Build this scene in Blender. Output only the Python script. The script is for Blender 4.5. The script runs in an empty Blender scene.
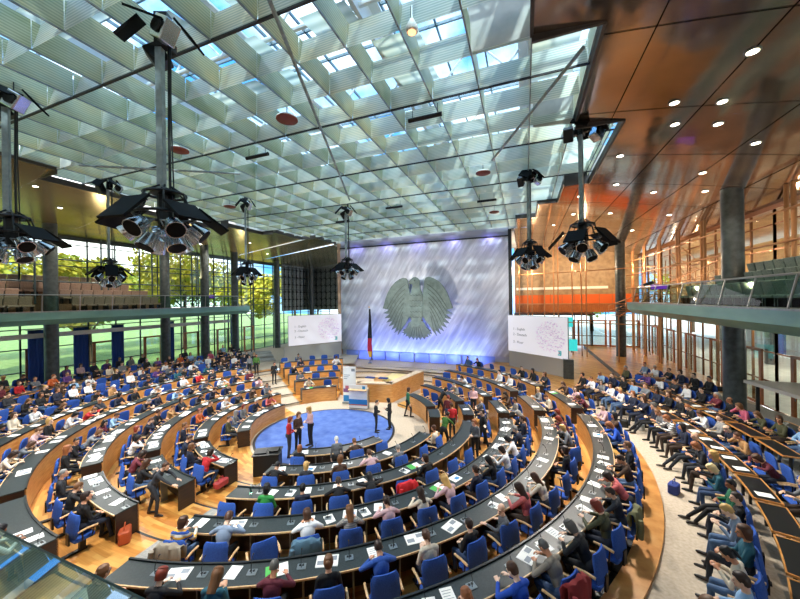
import bpy, bmesh, math, random
import numpy as np
from mathutils import Vector, Matrix, Euler
random.seed(7)
SC = bpy.context.scene
COL = SC.collection
PI = math.pi
R = math.radians
CX, CY = -9.95, 14.8          # centre of the seating circle

# ------------------------------------------------------------------ helpers
class MB:
    """collects vertices and faces (with a material slot each)"""
    def __init__(s): s.v = []; s.f = []; s.m = []
    def face(s, pts, m=0):
        b = len(s.v); s.v += [tuple(p) for p in pts]; s.f.append(tuple(range(b, b+len(pts)))); s.m.append(m)
    def raw(s, vs, fs, m=0):
        b = len(s.v); s.v += [tuple(p) for p in vs]
        for f in fs: s.f.append(tuple(b+i for i in f)); s.m.append(m)
        return s
    def box(s, lo, hi, m=0, M=None):
        x0,y0,z0 = lo; x1,y1,z1 = hi
        vs = [(x0,y0,z0),(x1,y0,z0),(x1,y1,z0),(x0,y1,z0),(x0,y0,z1),(x1,y0,z1),(x1,y1,z1),(x0,y1,z1)]
        if M is not None: vs = [tuple(M @ Vector(p)) for p in vs]
        return s.raw(vs, [(0,3,2,1),(4,5,6,7),(0,1,5,4),(1,2,6,5),(2,3,7,6),(3,0,4,7)], m)
    def rbox(s, lo, hi, r, m=0, M=None, n=3):
        """box with rounded vertical (z) edges and softened top and bottom"""
        x0,y0,z0 = lo; x1,y1,z1 = hi
        e = min(r*.4, (z1-z0)*.3)
        def ring(z, ins):
            out = []
            for cx,cy,a0 in ((x1-r,y1-r,0),(x0+r,y1-r,90),(x0+r,y0+r,180),(x1-r,y0+r,270)):
                for i in range(n+1):
                    a = R(a0+90*i/n); out.append((cx+(r-ins)*math.cos(a), cy+(r-ins)*math.sin(a), z))
            return out
        rings = [ring(z0,e),ring(z0+e,0),ring(z1-e,0),ring(z1,e)]
        k = len(rings[0]); vs = [p for q in rings for p in q]
        if M is not None: vs = [tuple(M @ Vector(p)) for p in vs]
        fs = [tuple(reversed(range(k))), tuple(range(3*k,4*k))]
        for j in range(3):
            for i in range(k):
                fs.append((j*k+i, j*k+(i+1)%k, (j+1)*k+(i+1)%k, (j+1)*k+i))
        return s.raw(vs, fs, m)
    def tube(s, pts, r, n=8, m=0, cap=True, r2=None):
        pts = [Vector(p) for p in pts]; k = len(pts); vs = []; up = None
        for i,p in enumerate(pts):
            d = (pts[min(i+1,k-1)]-pts[max(i-1,0)]).normalized()
            if up is None or abs(up.dot(d)) > .99:
                up = Vector((0,0,1)) if abs(d.z) < .9 else Vector((1,0,0))
            a = d.cross(up).normalized(); b = a.cross(d).normalized(); up = b
            rr = r if r2 is None else r+(r2-r)*i/max(1,k-1)
            for j in range(n):
                t = 2*PI*j/n; vs.append(p + a*(rr*math.cos(t)) + b*(rr*math.sin(t)))
        fs = [(i*n+j, i*n+(j+1)%n, (i+1)*n+(j+1)%n, (i+1)*n+j) for i in range(k-1) for j in range(n)]
        if cap: fs += [tuple(reversed(range(n))), tuple(range((k-1)*n, k*n))]
        return s.raw(vs, fs, m)
    def lathe(s, prof, n=16, m=0, M=None):
        vs = []; k = len(prof)
        for r,z in prof:
            for j in range(n):
                t = 2*PI*j/n; vs.append((r*math.cos(t), r*math.sin(t), z))
        if M is not None: vs = [tuple(M @ Vector(p)) for p in vs]
        fs = [(i*n+j, i*n+(j+1)%n, (i+1)*n+(j+1)%n, (i+1)*n+j) for i in range(k-1) for j in range(n)]
        fs += [tuple(reversed(range(n))), tuple(range((k-1)*n, k*n))]
        return s.raw(vs, fs, m)
    def prism(s, poly, z0, z1, m=0, M=None):
        n = len(poly)
        vs = [(x,y,z0) for x,y in poly] + [(x,y,z1) for x,y in poly]
        if M is not None: vs = [tuple(M @ Vector(p)) for p in vs]
        fs = [tuple(reversed(range(n))), tuple(range(n,2*n))] + [(i,(i+1)%n,n+(i+1)%n,n+i) for i in range(n)]
        return s.raw(vs, fs, m)
    def arc(s, r0, r1, z0, z1, a0, a1, m=0, step=2.5, mt=None):
        """slab between two radii and two heights round the hall's centre, angles in degrees"""
        n = max(1, int(abs(a1-a0)/step)); vs = []
        for i in range(n+1):
            a = R(a0+(a1-a0)*i/n); c,sn = math.cos(a), math.sin(a)
            vs += [(CX+r0*c,CY+r0*sn,z0),(CX+r1*c,CY+r1*sn,z0),(CX+r1*c,CY+r1*sn,z1),(CX+r0*c,CY+r0*sn,z1)]
        for i in range(n):
            b = 4*i; 
            s.raw(vs[b:b+8], [(0,4,5,1),(1,5,6,2),(3,0,4,7)], m)
            s.raw(vs[b:b+8], [(2,6,7,3)], m if mt is None else mt)
        s.raw(vs[:4], [(0,1,2,3)], m); s.raw(vs[-4:], [(3,2,1,0)], m)
        return s
    def ell(s, c, rad, m=0, M=None, nu=12, nv=8):
        vs = [];
        for i in range(nv+1):
            t = PI*i/nv
            for j in range(nu):
                p = 2*PI*j/nu
                vs.append((c[0]+rad[0]*math.sin(t)*math.cos(p), c[1]+rad[1]*math.sin(t)*math.sin(p), c[2]+rad[2]*math.cos(t)))
        if M is not None: vs = [tuple(M @ Vector(p)) for p in vs]
        fs = [(i*nu+j,(i+1)*nu+j,(i+1)*nu+(j+1)%nu,i*nu+(j+1)%nu) for i in range(nv) for j in range(nu)]
        return s.raw(vs, fs, m)
    def mesh(s, name, mats, smooth=False, weld=True):
        me = bpy.data.meshes.new(name)
        me.from_pydata(s.v, [], s.f)
        for m in (mats if isinstance(mats,(list,tuple)) else [mats]): me.materials.append(m)
        me.polygons.foreach_set('material_index', s.m)
        bm = bmesh.new(); bm.from_mesh(me)
        if weld: bmesh.ops.remove_doubles(bm, verts=bm.verts, dist=1e-5)
        bmesh.ops.recalc_face_normals(bm, faces=bm.faces)
        bm.to_mesh(me); bm.free()
        if smooth:
            me.polygons.foreach_set('use_smooth', [True]*len(me.polygons))
            try: me.set_sharp_from_angle(angle=R(40))
            except Exception: pass
        me.update()
        return me
    def build(s, name, mats, parent=None, smooth=False, weld=True):
        return link(name, s.mesh(name, mats, smooth, weld), parent)

def link(name, me, parent=None):
    o = bpy.data.objects.new(name, me); COL.objects.link(o)
    if parent is not None: o.parent = parent
    return o
def tag(o, label=None, cat=None, group=None, kind=None):
    if label: o['label'] = label
    if cat: o['category'] = cat
    if group: o['group'] = group
    if kind: o['kind'] = kind
    return o
def empty(name, loc=(0,0,0), rz=0):
    o = bpy.data.objects.new(name, None); COL.objects.link(o)
    o.empty_display_size = .1
    o.location = loc; o.rotation_euler = (0,0,rz); return o
def struct(o): o['kind'] = 'structure'; return o
def copy_tree(o, kids, parent=None):
    c = o.copy(); COL.objects.link(c)
    if parent is not None: c.parent = parent
    for ch in kids.get(o.name, ()): copy_tree(ch, kids, c)
    return c
def kids_of(root):
    d = {}
    def rec(o):
        d[o.name] = list(o.children)
        for c in o.children: rec(c)
    rec(root); return d
ORD = ('zeroth first second third fourth fifth sixth seventh eighth ninth tenth eleventh twelfth thirteenth fourteenth fifteenth sixteenth seventeenth eighteenth '
       'nineteenth twentieth twenty-first twenty-second twenty-third twenty-fourth twenty-fifth twenty-sixth twenty-seventh twenty-eighth twenty-ninth thirtieth').split()

# ------------------------------------------------------------------ materials
def lin(c):
    return tuple((x/12.92 if x <= .04045 else ((x+.055)/1.055)**2.4) for x in c)
def hexc(h): return lin(tuple(int(h[i:i+2],16)/255 for i in (0,2,4)))
def mat(name, col, rough=.6, metal=0., spec=.5, emit=None, es=0., trans=0., alpha=1.):
    m = bpy.data.materials.new(name); m.use_nodes = True
    b = m.node_tree.nodes['Principled BSDF']
    c = hexc(col) if isinstance(col,str) else col
    b.inputs['Base Color'].default_value = (*c,1); b.inputs['Roughness'].default_value = rough
    b.inputs['Metallic'].default_value = metal
    b.inputs['Specular IOR Level'].default_value = spec
    if emit: b.inputs['Emission Color'].default_value = (*hexc(emit),1); b.inputs['Emission Strength'].default_value = es
    if trans: b.inputs['Transmission Weight'].default_value = trans
    m.diffuse_color = (*c,1)
    return m
class NT:
    def __init__(s, m): s.m = m; s.t = m.node_tree; s.b = s.t.nodes.get('Principled BSDF')
    def n(s, typ, **kw):
        x = s.t.nodes.new(typ)
        for k,v in kw.items():
            if k.startswith('i_'): x.inputs[k[2:].replace('_',' ')].default_value = v
            else: setattr(x,k,v)
        return x
    def l(s, a, b): s.t.links.new(a,b)
    def ramp(s, fac, stops):
        r = s.n('ShaderNodeValToRGB'); e = r.color_ramp.elements
        while len(e) < len(stops): e.new(.5)
        for el,(p,c) in zip(e, stops): el.position = p; el.color = (*(hexc(c) if isinstance(c,str) else c),1)
        s.l(fac, r.inputs[0]); return r.outputs[0]
    def bump(s, h, strength=.3, dist=.02):
        b = s.n('ShaderNodeBump'); b.inputs['Strength'].default_value = strength; b.inputs['Distance'].default_value = dist
        s.l(h, b.inputs['Height']); s.l(b.outputs[0], s.b.inputs['Normal'])
    def coord(s, scale=(1,1,1), rot=(0,0,0), kind='Object'):
        t = s.n('ShaderNodeTexCoord'); mp = s.n('ShaderNodeMapping')
        mp.inputs['Scale'].default_value = scale; mp.inputs['Rotation'].default_value = rot
        s.l(t.outputs[kind], mp.inputs[0]); return mp.outputs[0]
    def noise(s, vec, scale=5, detail=4, rough=.5):
        n = s.n('ShaderNodeTexNoise'); n.inputs['Scale'].default_value = scale; n.inputs['Detail'].default_value = detail
        n.inputs['Roughness'].default_value = rough; s.l(vec, n.inputs['Vector']); return n.outputs[0]

def noisy(name, c1, c2, scale=8, rough=.6, metal=0., stretch=(1,1,1), rot=(0,0,0), bump=0., detail=5, lo=.35, hi=.65, spec=.5):
    m = mat(name, c1, rough, metal, spec); t = NT(m)
    f = t.noise(t.coord(stretch, rot), scale, detail)
    t.l(t.ramp(f, [(lo,c1),(hi,c2)]), t.b.inputs['Base Color'])
    if bump: t.bump(f, bump, .01)
    return m
def wood(name, c1, c2, c3, scale=3., stretch=(1,1,14), rough=.35, planks=None):
    m = mat(name, c1, rough); t = NT(m)
    f = t.noise(t.coord(stretch), scale, 6, .6)
    col = t.ramp(f, [(.3,c1),(.5,c2),(.72,c3)])
    t.l(col, t.b.inputs['Base Color']); t.bump(f, .08, .004)
    return m
M = {}
def polar_wood(name, c1, c2, c3, rough=.3):
    """floor boards laid along the curve of the tiers: board joints by radius and by angle"""
    m = mat(name, c1, rough); t = NT(m)
    g = t.n('ShaderNodeNewGeometry'); sp = t.n('ShaderNodeSeparateXYZ'); t.l(g.outputs['Position'], sp.inputs[0])
    def ma(op, a, b=None):
        x = t.n('ShaderNodeMath'); x.operation = op
        for i,q in enumerate((a,b)):
            if q is None: continue
            if isinstance(q,(int,float)): x.inputs[i].default_value = q
            else: t.l(q, x.inputs[i])
        return x.outputs[0]
    dx = ma('SUBTRACT', sp.outputs[0], CX); dy = ma('SUBTRACT', sp.outputs[1], CY)
    rr = ma('SQRT', ma('ADD', ma('MULTIPLY',dx,dx), ma('MULTIPLY',dy,dy)))
    an = ma('ARCTAN2', dy, dx)
    row = ma('FLOOR', ma('MULTIPLY', rr, 9.))
    cell = ma('FLOOR', ma('ADD', ma('MULTIPLY', an, 9.), ma('MULTIPLY', row, .37)))
    cmb = t.n('ShaderNodeCombineXYZ'); t.l(row, cmb.inputs[0]); t.l(cell, cmb.inputs[1])
    w = t.n('ShaderNodeTexWhiteNoise'); w.noise_dimensions = '2D'; t.l(cmb.outputs[0], w.inputs['Vector'])
    c2d = t.n('ShaderNodeCombineXYZ'); t.l(ma('MULTIPLY',rr,40.), c2d.inputs[0]); t.l(ma('MULTIPLY',an,16.), c2d.inputs[1])
    f = t.noise(c2d.outputs[0], 1., 4)
    mix = ma('ADD', ma('MULTIPLY', w.outputs[0], .6), ma('MULTIPLY', f, .4))
    col = t.ramp(mix, [(.15,c1),(.5,c2),(.85,c3)])
    t.l(col, t.b.inputs['Base Color']); t.bump(f, .05, .003)
    return m

M['birch'] = wood('birch_veneer','b8763a','cf914e','dfa869',2.2,(1,1,9),.35)
M['birch_panel'] = wood('birch_panel','b06c34','c98a4a','dba464',1.6,(1,1,7),.32)
M['floor_wood'] = polar_wood('oak_floor','a8682c','c98c44','dfae62')
M['dark_wood'] = wood('dark_wood','1d120e','2a1a13','382218',3,(1,1,8),.4)
M['door_wood'] = wood('door_wood','8f4d22','a8602f','bd763f',3,(9,9,1),.4)
M['pale_wood'] = wood('pale_beech','c79a67','dcb684','e6c798',4,(1,6,1),.4)
M['linoleum'] = noisy('desk_linoleum','20282a','2d3637',30,.42,0,(1,1,1),(0,0,0),.02)
M['rim'] = mat('desk_rim','15181a',.4)
M['blue_carpet'] = noisy('blue_carpet','4a62a4','627cb8',2.2,.95,0,(1,1,1),(0,0,0),.1,8,.3,.7,.1)
M['beige_carpet'] = noisy('beige_carpet','b5a48f','cbbca8',14,.95,0,(1,1,1),(0,0,0),.15,8,.3,.7,.1)
M['grey_carpet'] = noisy('grey_carpet','8b8a86','a3a19b',18,.95,0,(1,1,1),(0,0,0),.15,8,.3,.7,.1)
M['stage'] = noisy('stage_carpet','c2a78c','d5bfa6',10,.9,0,(1,1,1),(0,0,0),.1)
M['blue'] = noisy('blue_upholstery','2b4d9c','3a61b4',60,.85,0,(1,1,1),(0,0,0),.12,3,.3,.7,.2)
M['blue_dark'] = noisy('navy_upholstery','182a63','213a80',60,.85,0,(1,1,1),(0,0,0),.1,3)
M['black'] = mat('black_plastic','0d0e10',.45)
M['matt_black'] = mat('matt_black','060607',.7,0.,.15)
M['black_metal'] = mat('black_metal','121316',.4,.3)
M['steel'] = mat('brushed_steel','8e9497',.35,.9)
M['grey_metal'] = noisy('grey_painted_steel','7f8a8c','98a2a3',6,.4,.4)
M['chrome'] = mat('lamp_aluminium','c9cccf',.22,1.)
M['white'] = mat('white_paint','e6e6e2',.5)
M['paper'] = mat('white_paper','f2f1ec',.7)
M['paper_tint'] = mat('cream_paper','ddd6c4',.7)
M['print_grey'] = mat('printed_grey','8c939b',.7)
M['print_green'] = mat('printed_green','4cae4f',.6)
M['print_blue'] = mat('printed_blue','2f86c4',.6)
M['column'] = noisy('dark_concrete_column','3b4142','4f5657',4,.35,.2)
M['wall_white'] = noisy('white_plaster','b9b6ae','c6c3bb',3,.8)
M['panel_grey'] = mat('pale_grey_panel','b9b3aa',.55)
M['teal'] = noisy('teal_painted_fascia','6a998e','80b0a3',1.4,.35,.2,(1,.3,1))
M['dark_soffit'] = mat('dark_soffit','1b2426',.35,.3)
M['gal_seat'] = noisy('brown_gallery_upholstery','93796a','a88e7d',20,.8)
M['gal_seat_grey'] = noisy('grey_gallery_upholstery','5b6a66','6d7d78',20,.8)
M['gal_floor'] = noisy('gallery_carpet','7a5a44','8b6950',10,.9)
M['copper_metal'] = mat('copper_tube','b58257',.35,.4)
M['orange'] = mat('orange_wall','d9601a',.6)
M['yellow_top'] = mat('yellow_table_top','e2cf86',.4)
M['eagle'] = noisy('eagle_metal','56635f','66746f',3,.55,.25,(1,1,1),(0,0,0),.05)
M['eagle_line'] = mat('eagle_dark_line','3a4443',.6,.1)
M['red_disc'] = mat('red_brown_disc','7c3a2c',.6)
M['leaf_yellow'] = noisy('autumn_leaves','d6c23a','a8b034',1.2,.7,0,(1,1,1),(0,0,0),0,3)
M['leaf_green'] = noisy('green_leaves','7f9a36','a8b43c',1.2,.7,0,(1,1,1),(0,0,0),0,3)
M['bark'] = noisy('tree_bark','4a3b2d','5d4c3b',6,.9)
M['lawn'] = noisy('lawn','748f4a','8aa55e',1.5,.9)
M['paving'] = noisy('pale_paving','c9c6bd','d8d5cc',2,.6)
M['lamp_glow'] = mat('lit_lamp','fff4dc',.4,emit='fff1d6',es=14.)
M['purple_glow'] = mat('purple_lit_panel','6a2fa8',.4,emit='7a35c4',es=.5)
M['teal_glow'] = mat('teal_lit_panel','35b7b7',.4,emit='35c7c7',es=.7)
M['screen_white'] = mat('lit_screen','b9b6ba',.4,emit='f3eff5',es=.42)
M['flag_black'] = mat('black_cloth','0b0b0c',.8); M['flag_red'] = mat('red_cloth','b01622',.8); M['flag_gold'] = mat('gold_cloth','d9a21c',.8)

def glass(name, tint, gloss=.12, rough=.02, graze=.7):
    """thin pane: mostly clear, partly mirror"""
    m = bpy.data.materials.new(name); m.use_nodes = True; t = m.node_tree; t.nodes.clear()
    o = t.nodes.new('ShaderNodeOutputMaterial'); a = t.nodes.new('ShaderNodeBsdfTransparent'); g = t.nodes.new('ShaderNodeBsdfGlossy')
    a.inputs[0].default_value = (*hexc(tint),1); g.inputs['Roughness'].default_value = rough; g.inputs[0].default_value = (1,1,1,1)
    fr = t.nodes.new('ShaderNodeLayerWeight'); fr.inputs[0].default_value = .5
    mx = t.nodes.new('ShaderNodeMixShader')
    pw = t.nodes.new('ShaderNodeMath'); pw.operation = 'POWER'; pw.inputs[1].default_value = 4.
    ad = t.nodes.new('ShaderNodeMath'); ad.operation = 'MULTIPLY_ADD'; ad.use_clamp = True; ad.inputs[1].default_value = graze; ad.inputs[2].default_value = gloss
    t.links.new(fr.outputs['Facing'], pw.inputs[0]); t.links.new(pw.outputs[0], ad.inputs[0]); t.links.new(ad.outputs[0], mx.inputs[0])
    t.links.new(a.outputs[0], mx.inputs[1]); t.links.new(g.outputs[0], mx.inputs[2])
    t.links.new(mx.outputs[0], o.inputs[0]); return m
M['glass'] = glass('clear_glazing','e9f3ee',.06)
M['glass_roof'] = glass('roof_glazing','bfdcec',.05)
M['glass_green'] = glass('green_edge_glass','9cc4b5',.10)
M['glass_corner'] = glass('corner_glass','a9c9bd',.34,.01)
M['glass_guard'] = glass('balustrade_glass','b4d4ca',.015,.02,.10)

def louvre(c=('c4d6d2','dfe8e4','e6e2c8')):
    """translucent ribbed panel"""
    m = bpy.data.materials.new('translucent_louvre'); m.use_nodes = True; t = NT(m); b = t.b
    tc = t.n('ShaderNodeTexCoord'); sp = t.n('ShaderNodeSeparateXYZ'); t.l(tc.outputs['Object'], sp.inputs[0])
    w = t.n('ShaderNodeMath'); w.operation = 'MULTIPLY'; w.inputs[1].default_value = 2*PI/.075; t.l(sp.outputs[2], w.inputs[0])
    s = t.n('ShaderNodeMath'); s.operation = 'SINE'; t.l(w.outputs[0], s.inputs[0])
    mr = t.n('ShaderNodeMapRange'); mr.inputs[1].default_value = -1; mr.inputs[2].default_value = 1; t.l(s.outputs[0], mr.inputs[0])
    n = t.noise(t.coord((.5,.5,1.)), .9, 3)
    c1 = t.ramp(n, [(.32,c[0]),(.5,c[1]),(.66,c[2])])
    mx = t.n('ShaderNodeMix'); mx.data_type = 'RGBA'; mx.blend_type = 'MULTIPLY'; t.l(c1, mx.inputs[6])
    c2 = t.ramp(mr.outputs[0], [(.0,'cfd8d6'),(1.,'ffffff')]); t.l(c2, mx.inputs[7]); mx.inputs[0].default_value = 1.
    t.l(mx.outputs[2], b.inputs['Base Color']); b.inputs['Roughness'].default_value = .35; b.inputs['Metallic'].default_value = .25
    tr = t.n('ShaderNodeBsdfTranslucent'); t.l(mx.outputs[2], tr.inputs[0])
    ms = t.n('ShaderNodeMixShader'); ms.inputs[0].default_value = .55
    out = t.t.nodes['Material Output']; t.l(b.outputs[0], ms.inputs[1]); t.l(tr.outputs[0], ms.inputs[2]); t.l(ms.outputs[0], out.inputs[0])
    return m
M['louvre'] = louvre(('d3dccf','e9e9dc','f0e7c8')); M['louvre_warm'] = louvre(('b6bd9a','d3d5b8','e2d6aa'))

def copper():
    m = mat('perforated_copper_ceiling','8a6652',.16,.88); t = NT(m); b = t.b
    n = t.noise(t.coord((.35,.35,.35)), 1., 4)
    t.l(t.ramp(n, [(.3,'8f837c'),(.5,'ad9f96'),(.7,'c9b3a2')]), b.inputs['Base Color'])
    n2 = t.noise(t.coord((1,1,1)), .8, 3)
    mr = t.n('ShaderNodeMapRange'); mr.inputs[3].default_value = .05; mr.inputs[4].default_value = .17; t.l(n2, mr.inputs[0]); t.l(mr.outputs[0], b.inputs['Roughness'])
    n3 = t.noise(t.coord((1,1,1)), .55, 2); t.bump(n3, .12, .12)
    return m
M['copper'] = copper()
def soffit_left():
    m = mat('perforated_bronze_ceiling','8b7a55',.2,.7); t = NT(m); b = t.b
    n = t.noise(t.coord((.3,.3,.3)), 1., 4)
    t.l(t.ramp(n, [(.3,'8f8263'),(.5,'aea07c'),(.7,'c4b58e')]), b.inputs['Base Color'])
    n3 = t.noise(t.coord((1,1,1)), .5, 2); t.bump(n3, .1, .1)
    return m
M['bronze'] = soffit_left()

def wall_metal():
    m = mat('brushed_relief_wall','c3c3c8',.42,.35); t = NT(m); b = t.b
    v0 = t.coord((1,1,1),(0,R(58),0)); mp = t.n('ShaderNodeMapping'); mp.inputs['Scale'].default_value = (.55,.3,4.2); t.l(v0,mp.inputs[0]); v = mp.outputs[0]
    n = t.noise(v, .75, 4, .55)
    t.l(t.ramp(n, [(.3,'a9a9b1'),(.5,'bcbcc3'),(.72,'dcdcdf')]), b.inputs['Base Color'])
    t.bump(n, .22, .05); return m
M['eagle_wall'] = wall_metal()
SKY, LAMP, BLUE, EAG, CORN, SUNE, WARM, SOFF, EXPO = 2.3, 1600., 560., 3000., 650., 4.0, 420., 650., .68
# ================================================================== SETTING
XL, XR, YB, YF = -32., 12., 44., -6.
def rim_r(a):
    """distance from the circle's centre to the outer walls along an angle"""
    c,s = math.cos(R(a)), math.sin(R(a)); t = 1e9
    if c > 1e-6: t = min(t,(XR-CX)/c)
    if c < -1e-6: t = min(t,(XL-CX)/c)
    if s > 1e-6: t = min(t,(YB-CY)/s)
    if s < -1e-6: t = min(t,(YF-CY)/s)
    return t
def ring_r(k): return 3.75+1.7*k if k else 3.72
def ring_z(k): return .18*k
# base floor and carpet
b = MB(); b.arc(0.01,9.2,-.2,0,0,360,step=4); struct(b.build('floor',M['beige_carpet']))
b = MB(); b.lathe([(3.5,0.0),(3.5,.012),(3.46,.018)],96,0,Matrix.Translation((CX,CY,0)))
tag(b.build('round_carpet',M['blue_carpet']),'round royal blue carpet in the middle of the hall','carpet')
b = MB(); b.arc(3.5,3.62,0.0,.014,0,360,step=3); struct(b.build('trim_1',M['rim']))
# tiers, from the far left flight (115) round the near side to the far right block (430 = 70)
for k in range(0,6):
    r0 = ring_r(k)+.02; r1 = ring_r(k+1)+.02 if k < 5 else 13.45
    z = ring_z(k)
    for nm,a0,a1,mm in (('floor_tier',153.5,268,'floor_wood'),('floor_tier',268,273.5,'floor_wood'),('floor_tier',273.5,280,'grey_carpet'),('floor_tier',280,386,'floor_wood'),
                        ('floor_tier',386,390,'beige_carpet'),('floor_tier',390,428,'floor_wood'),('floor_tier',143,153.5,'beige_carpet'),('floor_tier',116,143,'floor_wood')):
        if k == 0 and (a0 >= 280 or a1 <= 153.5): continue
        b = MB(); b.arc(r0,r1,-.2,z if k else .006,a0,a1,step=1.5); struct(b.build(nm,M[mm]))
        if k: 
            b = MB(); b.arc(r0-.012,r0+.05,z-.025,z+.004,a0,a1,step=1.5); struct(b.build('trim_step',M['rim']))
b = MB(); b.arc(13.45,13.98,-.2,1.0,143,428,step=1.2); struct(b.build('trim_curb',M['birch']))
b = MB(); b.arc(13.3,13.45,.85,.925,143,428,step=1.2); struct(b.build('trim_step',M['rim']))
# outer floor
def outer(name,a0,a1,z,mm,rin=13.98,step=1.5,rout=None):
    b = MB(); n = max(1,int((a1-a0)/step))
    for i in range(n):
        p = a0+(a1-a0)*i/n; q = a0+(a1-a0)*(i+1)/n; pts = []
        for r_,a_ in ((rin,p),(rout or rim_r(p),p),(rout or rim_r(q),q),(rin,q)):
            pts.append((CX+r_*math.cos(R(a_)),CY+r_*math.sin(R(a_)),z))
        b.face(pts)
    return struct(b.build(name,M[mm]))
outer('floor_outer',113,388,.92,'beige_carpet')
outer('floor_outer',388,428,.92,'floor_wood')
# outer seating tiers
for side,(a0,a1) in (('right',(-46,36)),('left',(140,222))):
    for i,(r0,z) in enumerate(((17.95,1.1),(19.45,1.28),(20.9,1.46))):
        if side == 'right' and i == 2: continue
        b = MB(); n = 40
        for j in range(n):
            p = a0+(a1-a0)*j/n; q = a0+(a1-a0)*(j+1)/n
            rp,rq = min(22.3,rim_r(p)-.1), min(22.3,rim_r(q)-.1)
            if rp <= r0+.3 or rq <= r0+.3: continue
            P = lambda r_,a_,z_: (CX+r_*math.cos(R(a_)),CY+r_*math.sin(R(a_)),z_)
            b.face([P(r0,p,z),P(rp,p,z),P(rq,q,z),P(r0,q,z)]); b.face([P(r0,p,.92),P(r0,q,.92),P(r0,q,z),P(r0,p,z)])
        struct(b.build('floor_tier',M['grey_carpet']))
# stage
for r0,r1,z in ((9.2,11.6,.0),(11.6,13.0,.17),(13.0,14.4,.34),(14.4,17.6,.5)):
    b = MB(); b.arc(r0,r1,-.2,z+.001,68,116,step=1.5); struct(b.build('floor_stage',M['stage']))
    if z: b = MB(); b.arc(r0-.03,r0+.05,z-.05,z+.006,68,116,step=1.5); struct(b.build('trim_step',M['dark_wood']))
b = MB(); b.face([(-20.5,28,.5),(-1,28,.5),(-1,34,.5),(-20.5,34,.5)]); struct(b.build('floor_stage',M['stage']))
# ledge on the right-hand side at the back
b = MB(); b.box((6.5,26.5,.9),(XR,YB,1.22)); struct(b.build('floor_ledge',M['floor_wood']))
b = MB(); b.box((6.42,26.4,.92),(6.5,YB,1.2)); b.box((6.5,26.42,.92),(XR,26.5,1.2)); struct(b.build('trim_2',M['rim']))

# ------------------------------------------------------------------ eagle wall
b = MB(); b.box((-19.4,32,1.5),(-1.4,32.5,12.75)); wl = struct(b.build('wall_back',M['eagle_wall']))
b = MB(); b.box((-19.45,31.9,12.75),(-1.35,32.55,12.87)); struct(b.build('trim_3',M['black']))
b = MB(); b.box((-19.45,32.1,12.87),(-1.35,32.5,13.6)); struct(b.build('wall_upper',mat('lavender_grey_fascia','8d8b9c',.6)))
b = MB(); b.box((-19.75,31.9,.5),(-19.42,32.5,13.4)); struct(b.build('trim_4',mat('pale_copper_edge','c59f82',.5)))
b = MB(); b.box((-1.4,31.9,.5),(-1.1,32.5,13.4)); struct(b.build('trim_5',M['black']))
b = MB(); b.box((-19.4,32.25,.5),(-1.4,32.5,1.5)); struct(b.build('wall_base',mat('pale_base','b9bcd0',.5)))
for i in range(10):
    x0 = -18.75+i*1.62
    b = MB(); b.box((x0,31.95,.505),(x0+1.44,32.05,1.46))
    tag(b.build('base_panel',mat('blue_uplit_panel','7f90d2',.35) if i == 0 else bpy.data.materials['blue_uplit_panel']),  # blue of the uplights is put into the panel colour
        f'blue-lit panel under the eagle wall, {ORD[i+1]} of ten from the flag side','panel','blue-lit panels under the eagle wall')
# small studs that hold the wall
b = MB()
for i in range(9):
    for j in range(6):
        b.lathe([(.035,0),(.03,.03)],8,0,Matrix.Translation((-18.4+i*2.02,32.0,2.5+j*1.85)) @ Matrix.Rotation(R(90),4,'X'))
struct(b.build('trim_stud',M['grey_metal']))

# eagle
root = empty('heraldic_eagle',(-9.95,30.5,6.12)); tag(root,'big flat grey metal eagle with spread wings mounted on the brushed wall','emblem')
SCL = 3.6
def flat(name, pts, d0, d1, m, parent):
    bb = MB(); Mx = Matrix(((1,0,0,0),(0,0,-1,0),(0,1,0,0),(0,0,0,1)))
    bb.prism([(x*SCL,y*SCL) for x,y in pts], d0, d1, 0, Mx); return bb.build(name, m, parent)
wing = [(.17,.20),(.19,.45),(.22,.60),(.235,.74),(.28,.825),(.37,.845),(.48,.81),(.61,.73),(.74,.60),(.85,.42),(.92,.24),(.96,.12)]
tips = [(1.0,.0),(.985,-.14),(.95,-.28),(.90,-.40),(.83,-.51),(.75,-.61),(.66,-.69),(.56,-.74)]
for i,(x,y) in enumerate(tips):
    wing.append((x,y))
    nx,ny = tips[i+1] if i+1 < len(tips) else (.46,-.68)
    mx_,my_ = (x+nx)/2, (y+ny)/2
    l = math.hypot(mx_,my_-.1); wing.append((mx_-.17*mx_/l, my_-.17*(my_-.1)/l))
wing += [(.40,-.52),(.30,-.40),(.18,-.20)]
for sgn in (1,-1):
    w = flat('wing',[(x*sgn,y) for x,y in wing],-.02,.13,M['eagle'],root)
    for i,(x,y) in enumerate(tips):
        g = MB(); pts = []
        for q in range(7):
            t = q/6; bx0 = .30+.015*i; by0 = .66-.125*i
            bx = bx0+(x*.86-bx0)*t; by = by0+(y*.86-by0)*t+.09*math.sin(PI*t)*(1-.1*i)
            pts.append((bx*sgn*SCL,-.135,by*SCL))
        g.tube(pts,.028,5); g.build('feather_line',M['eagle_line'],w)
body = [(-.19,.30),(-.15,.44),(-.11,.56),(.11,.56),(.15,.44),(.19,.30),(.19,.05),(.18,-.2),(.12,-.42),(.06,-.5),(-.06,-.5),(-.12,-.42),(-.18,-.2),(-.19,.05)]
bd = flat('body',body,0,.22,M['eagle'],root)
for i in range(5):
    g = MB(); y0 = .34-.15*i
    for q in range(4):
        x0 = -.135+.09*q
        g.tube([(x0*SCL-.15,-.23,(y0+.03)*SCL),(x0*SCL,-.23,y0*SCL),(x0*SCL+.15,-.23,(y0+.03)*SCL)],.022,5)
    g.build('feather_line',M['eagle_line'],bd)
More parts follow.
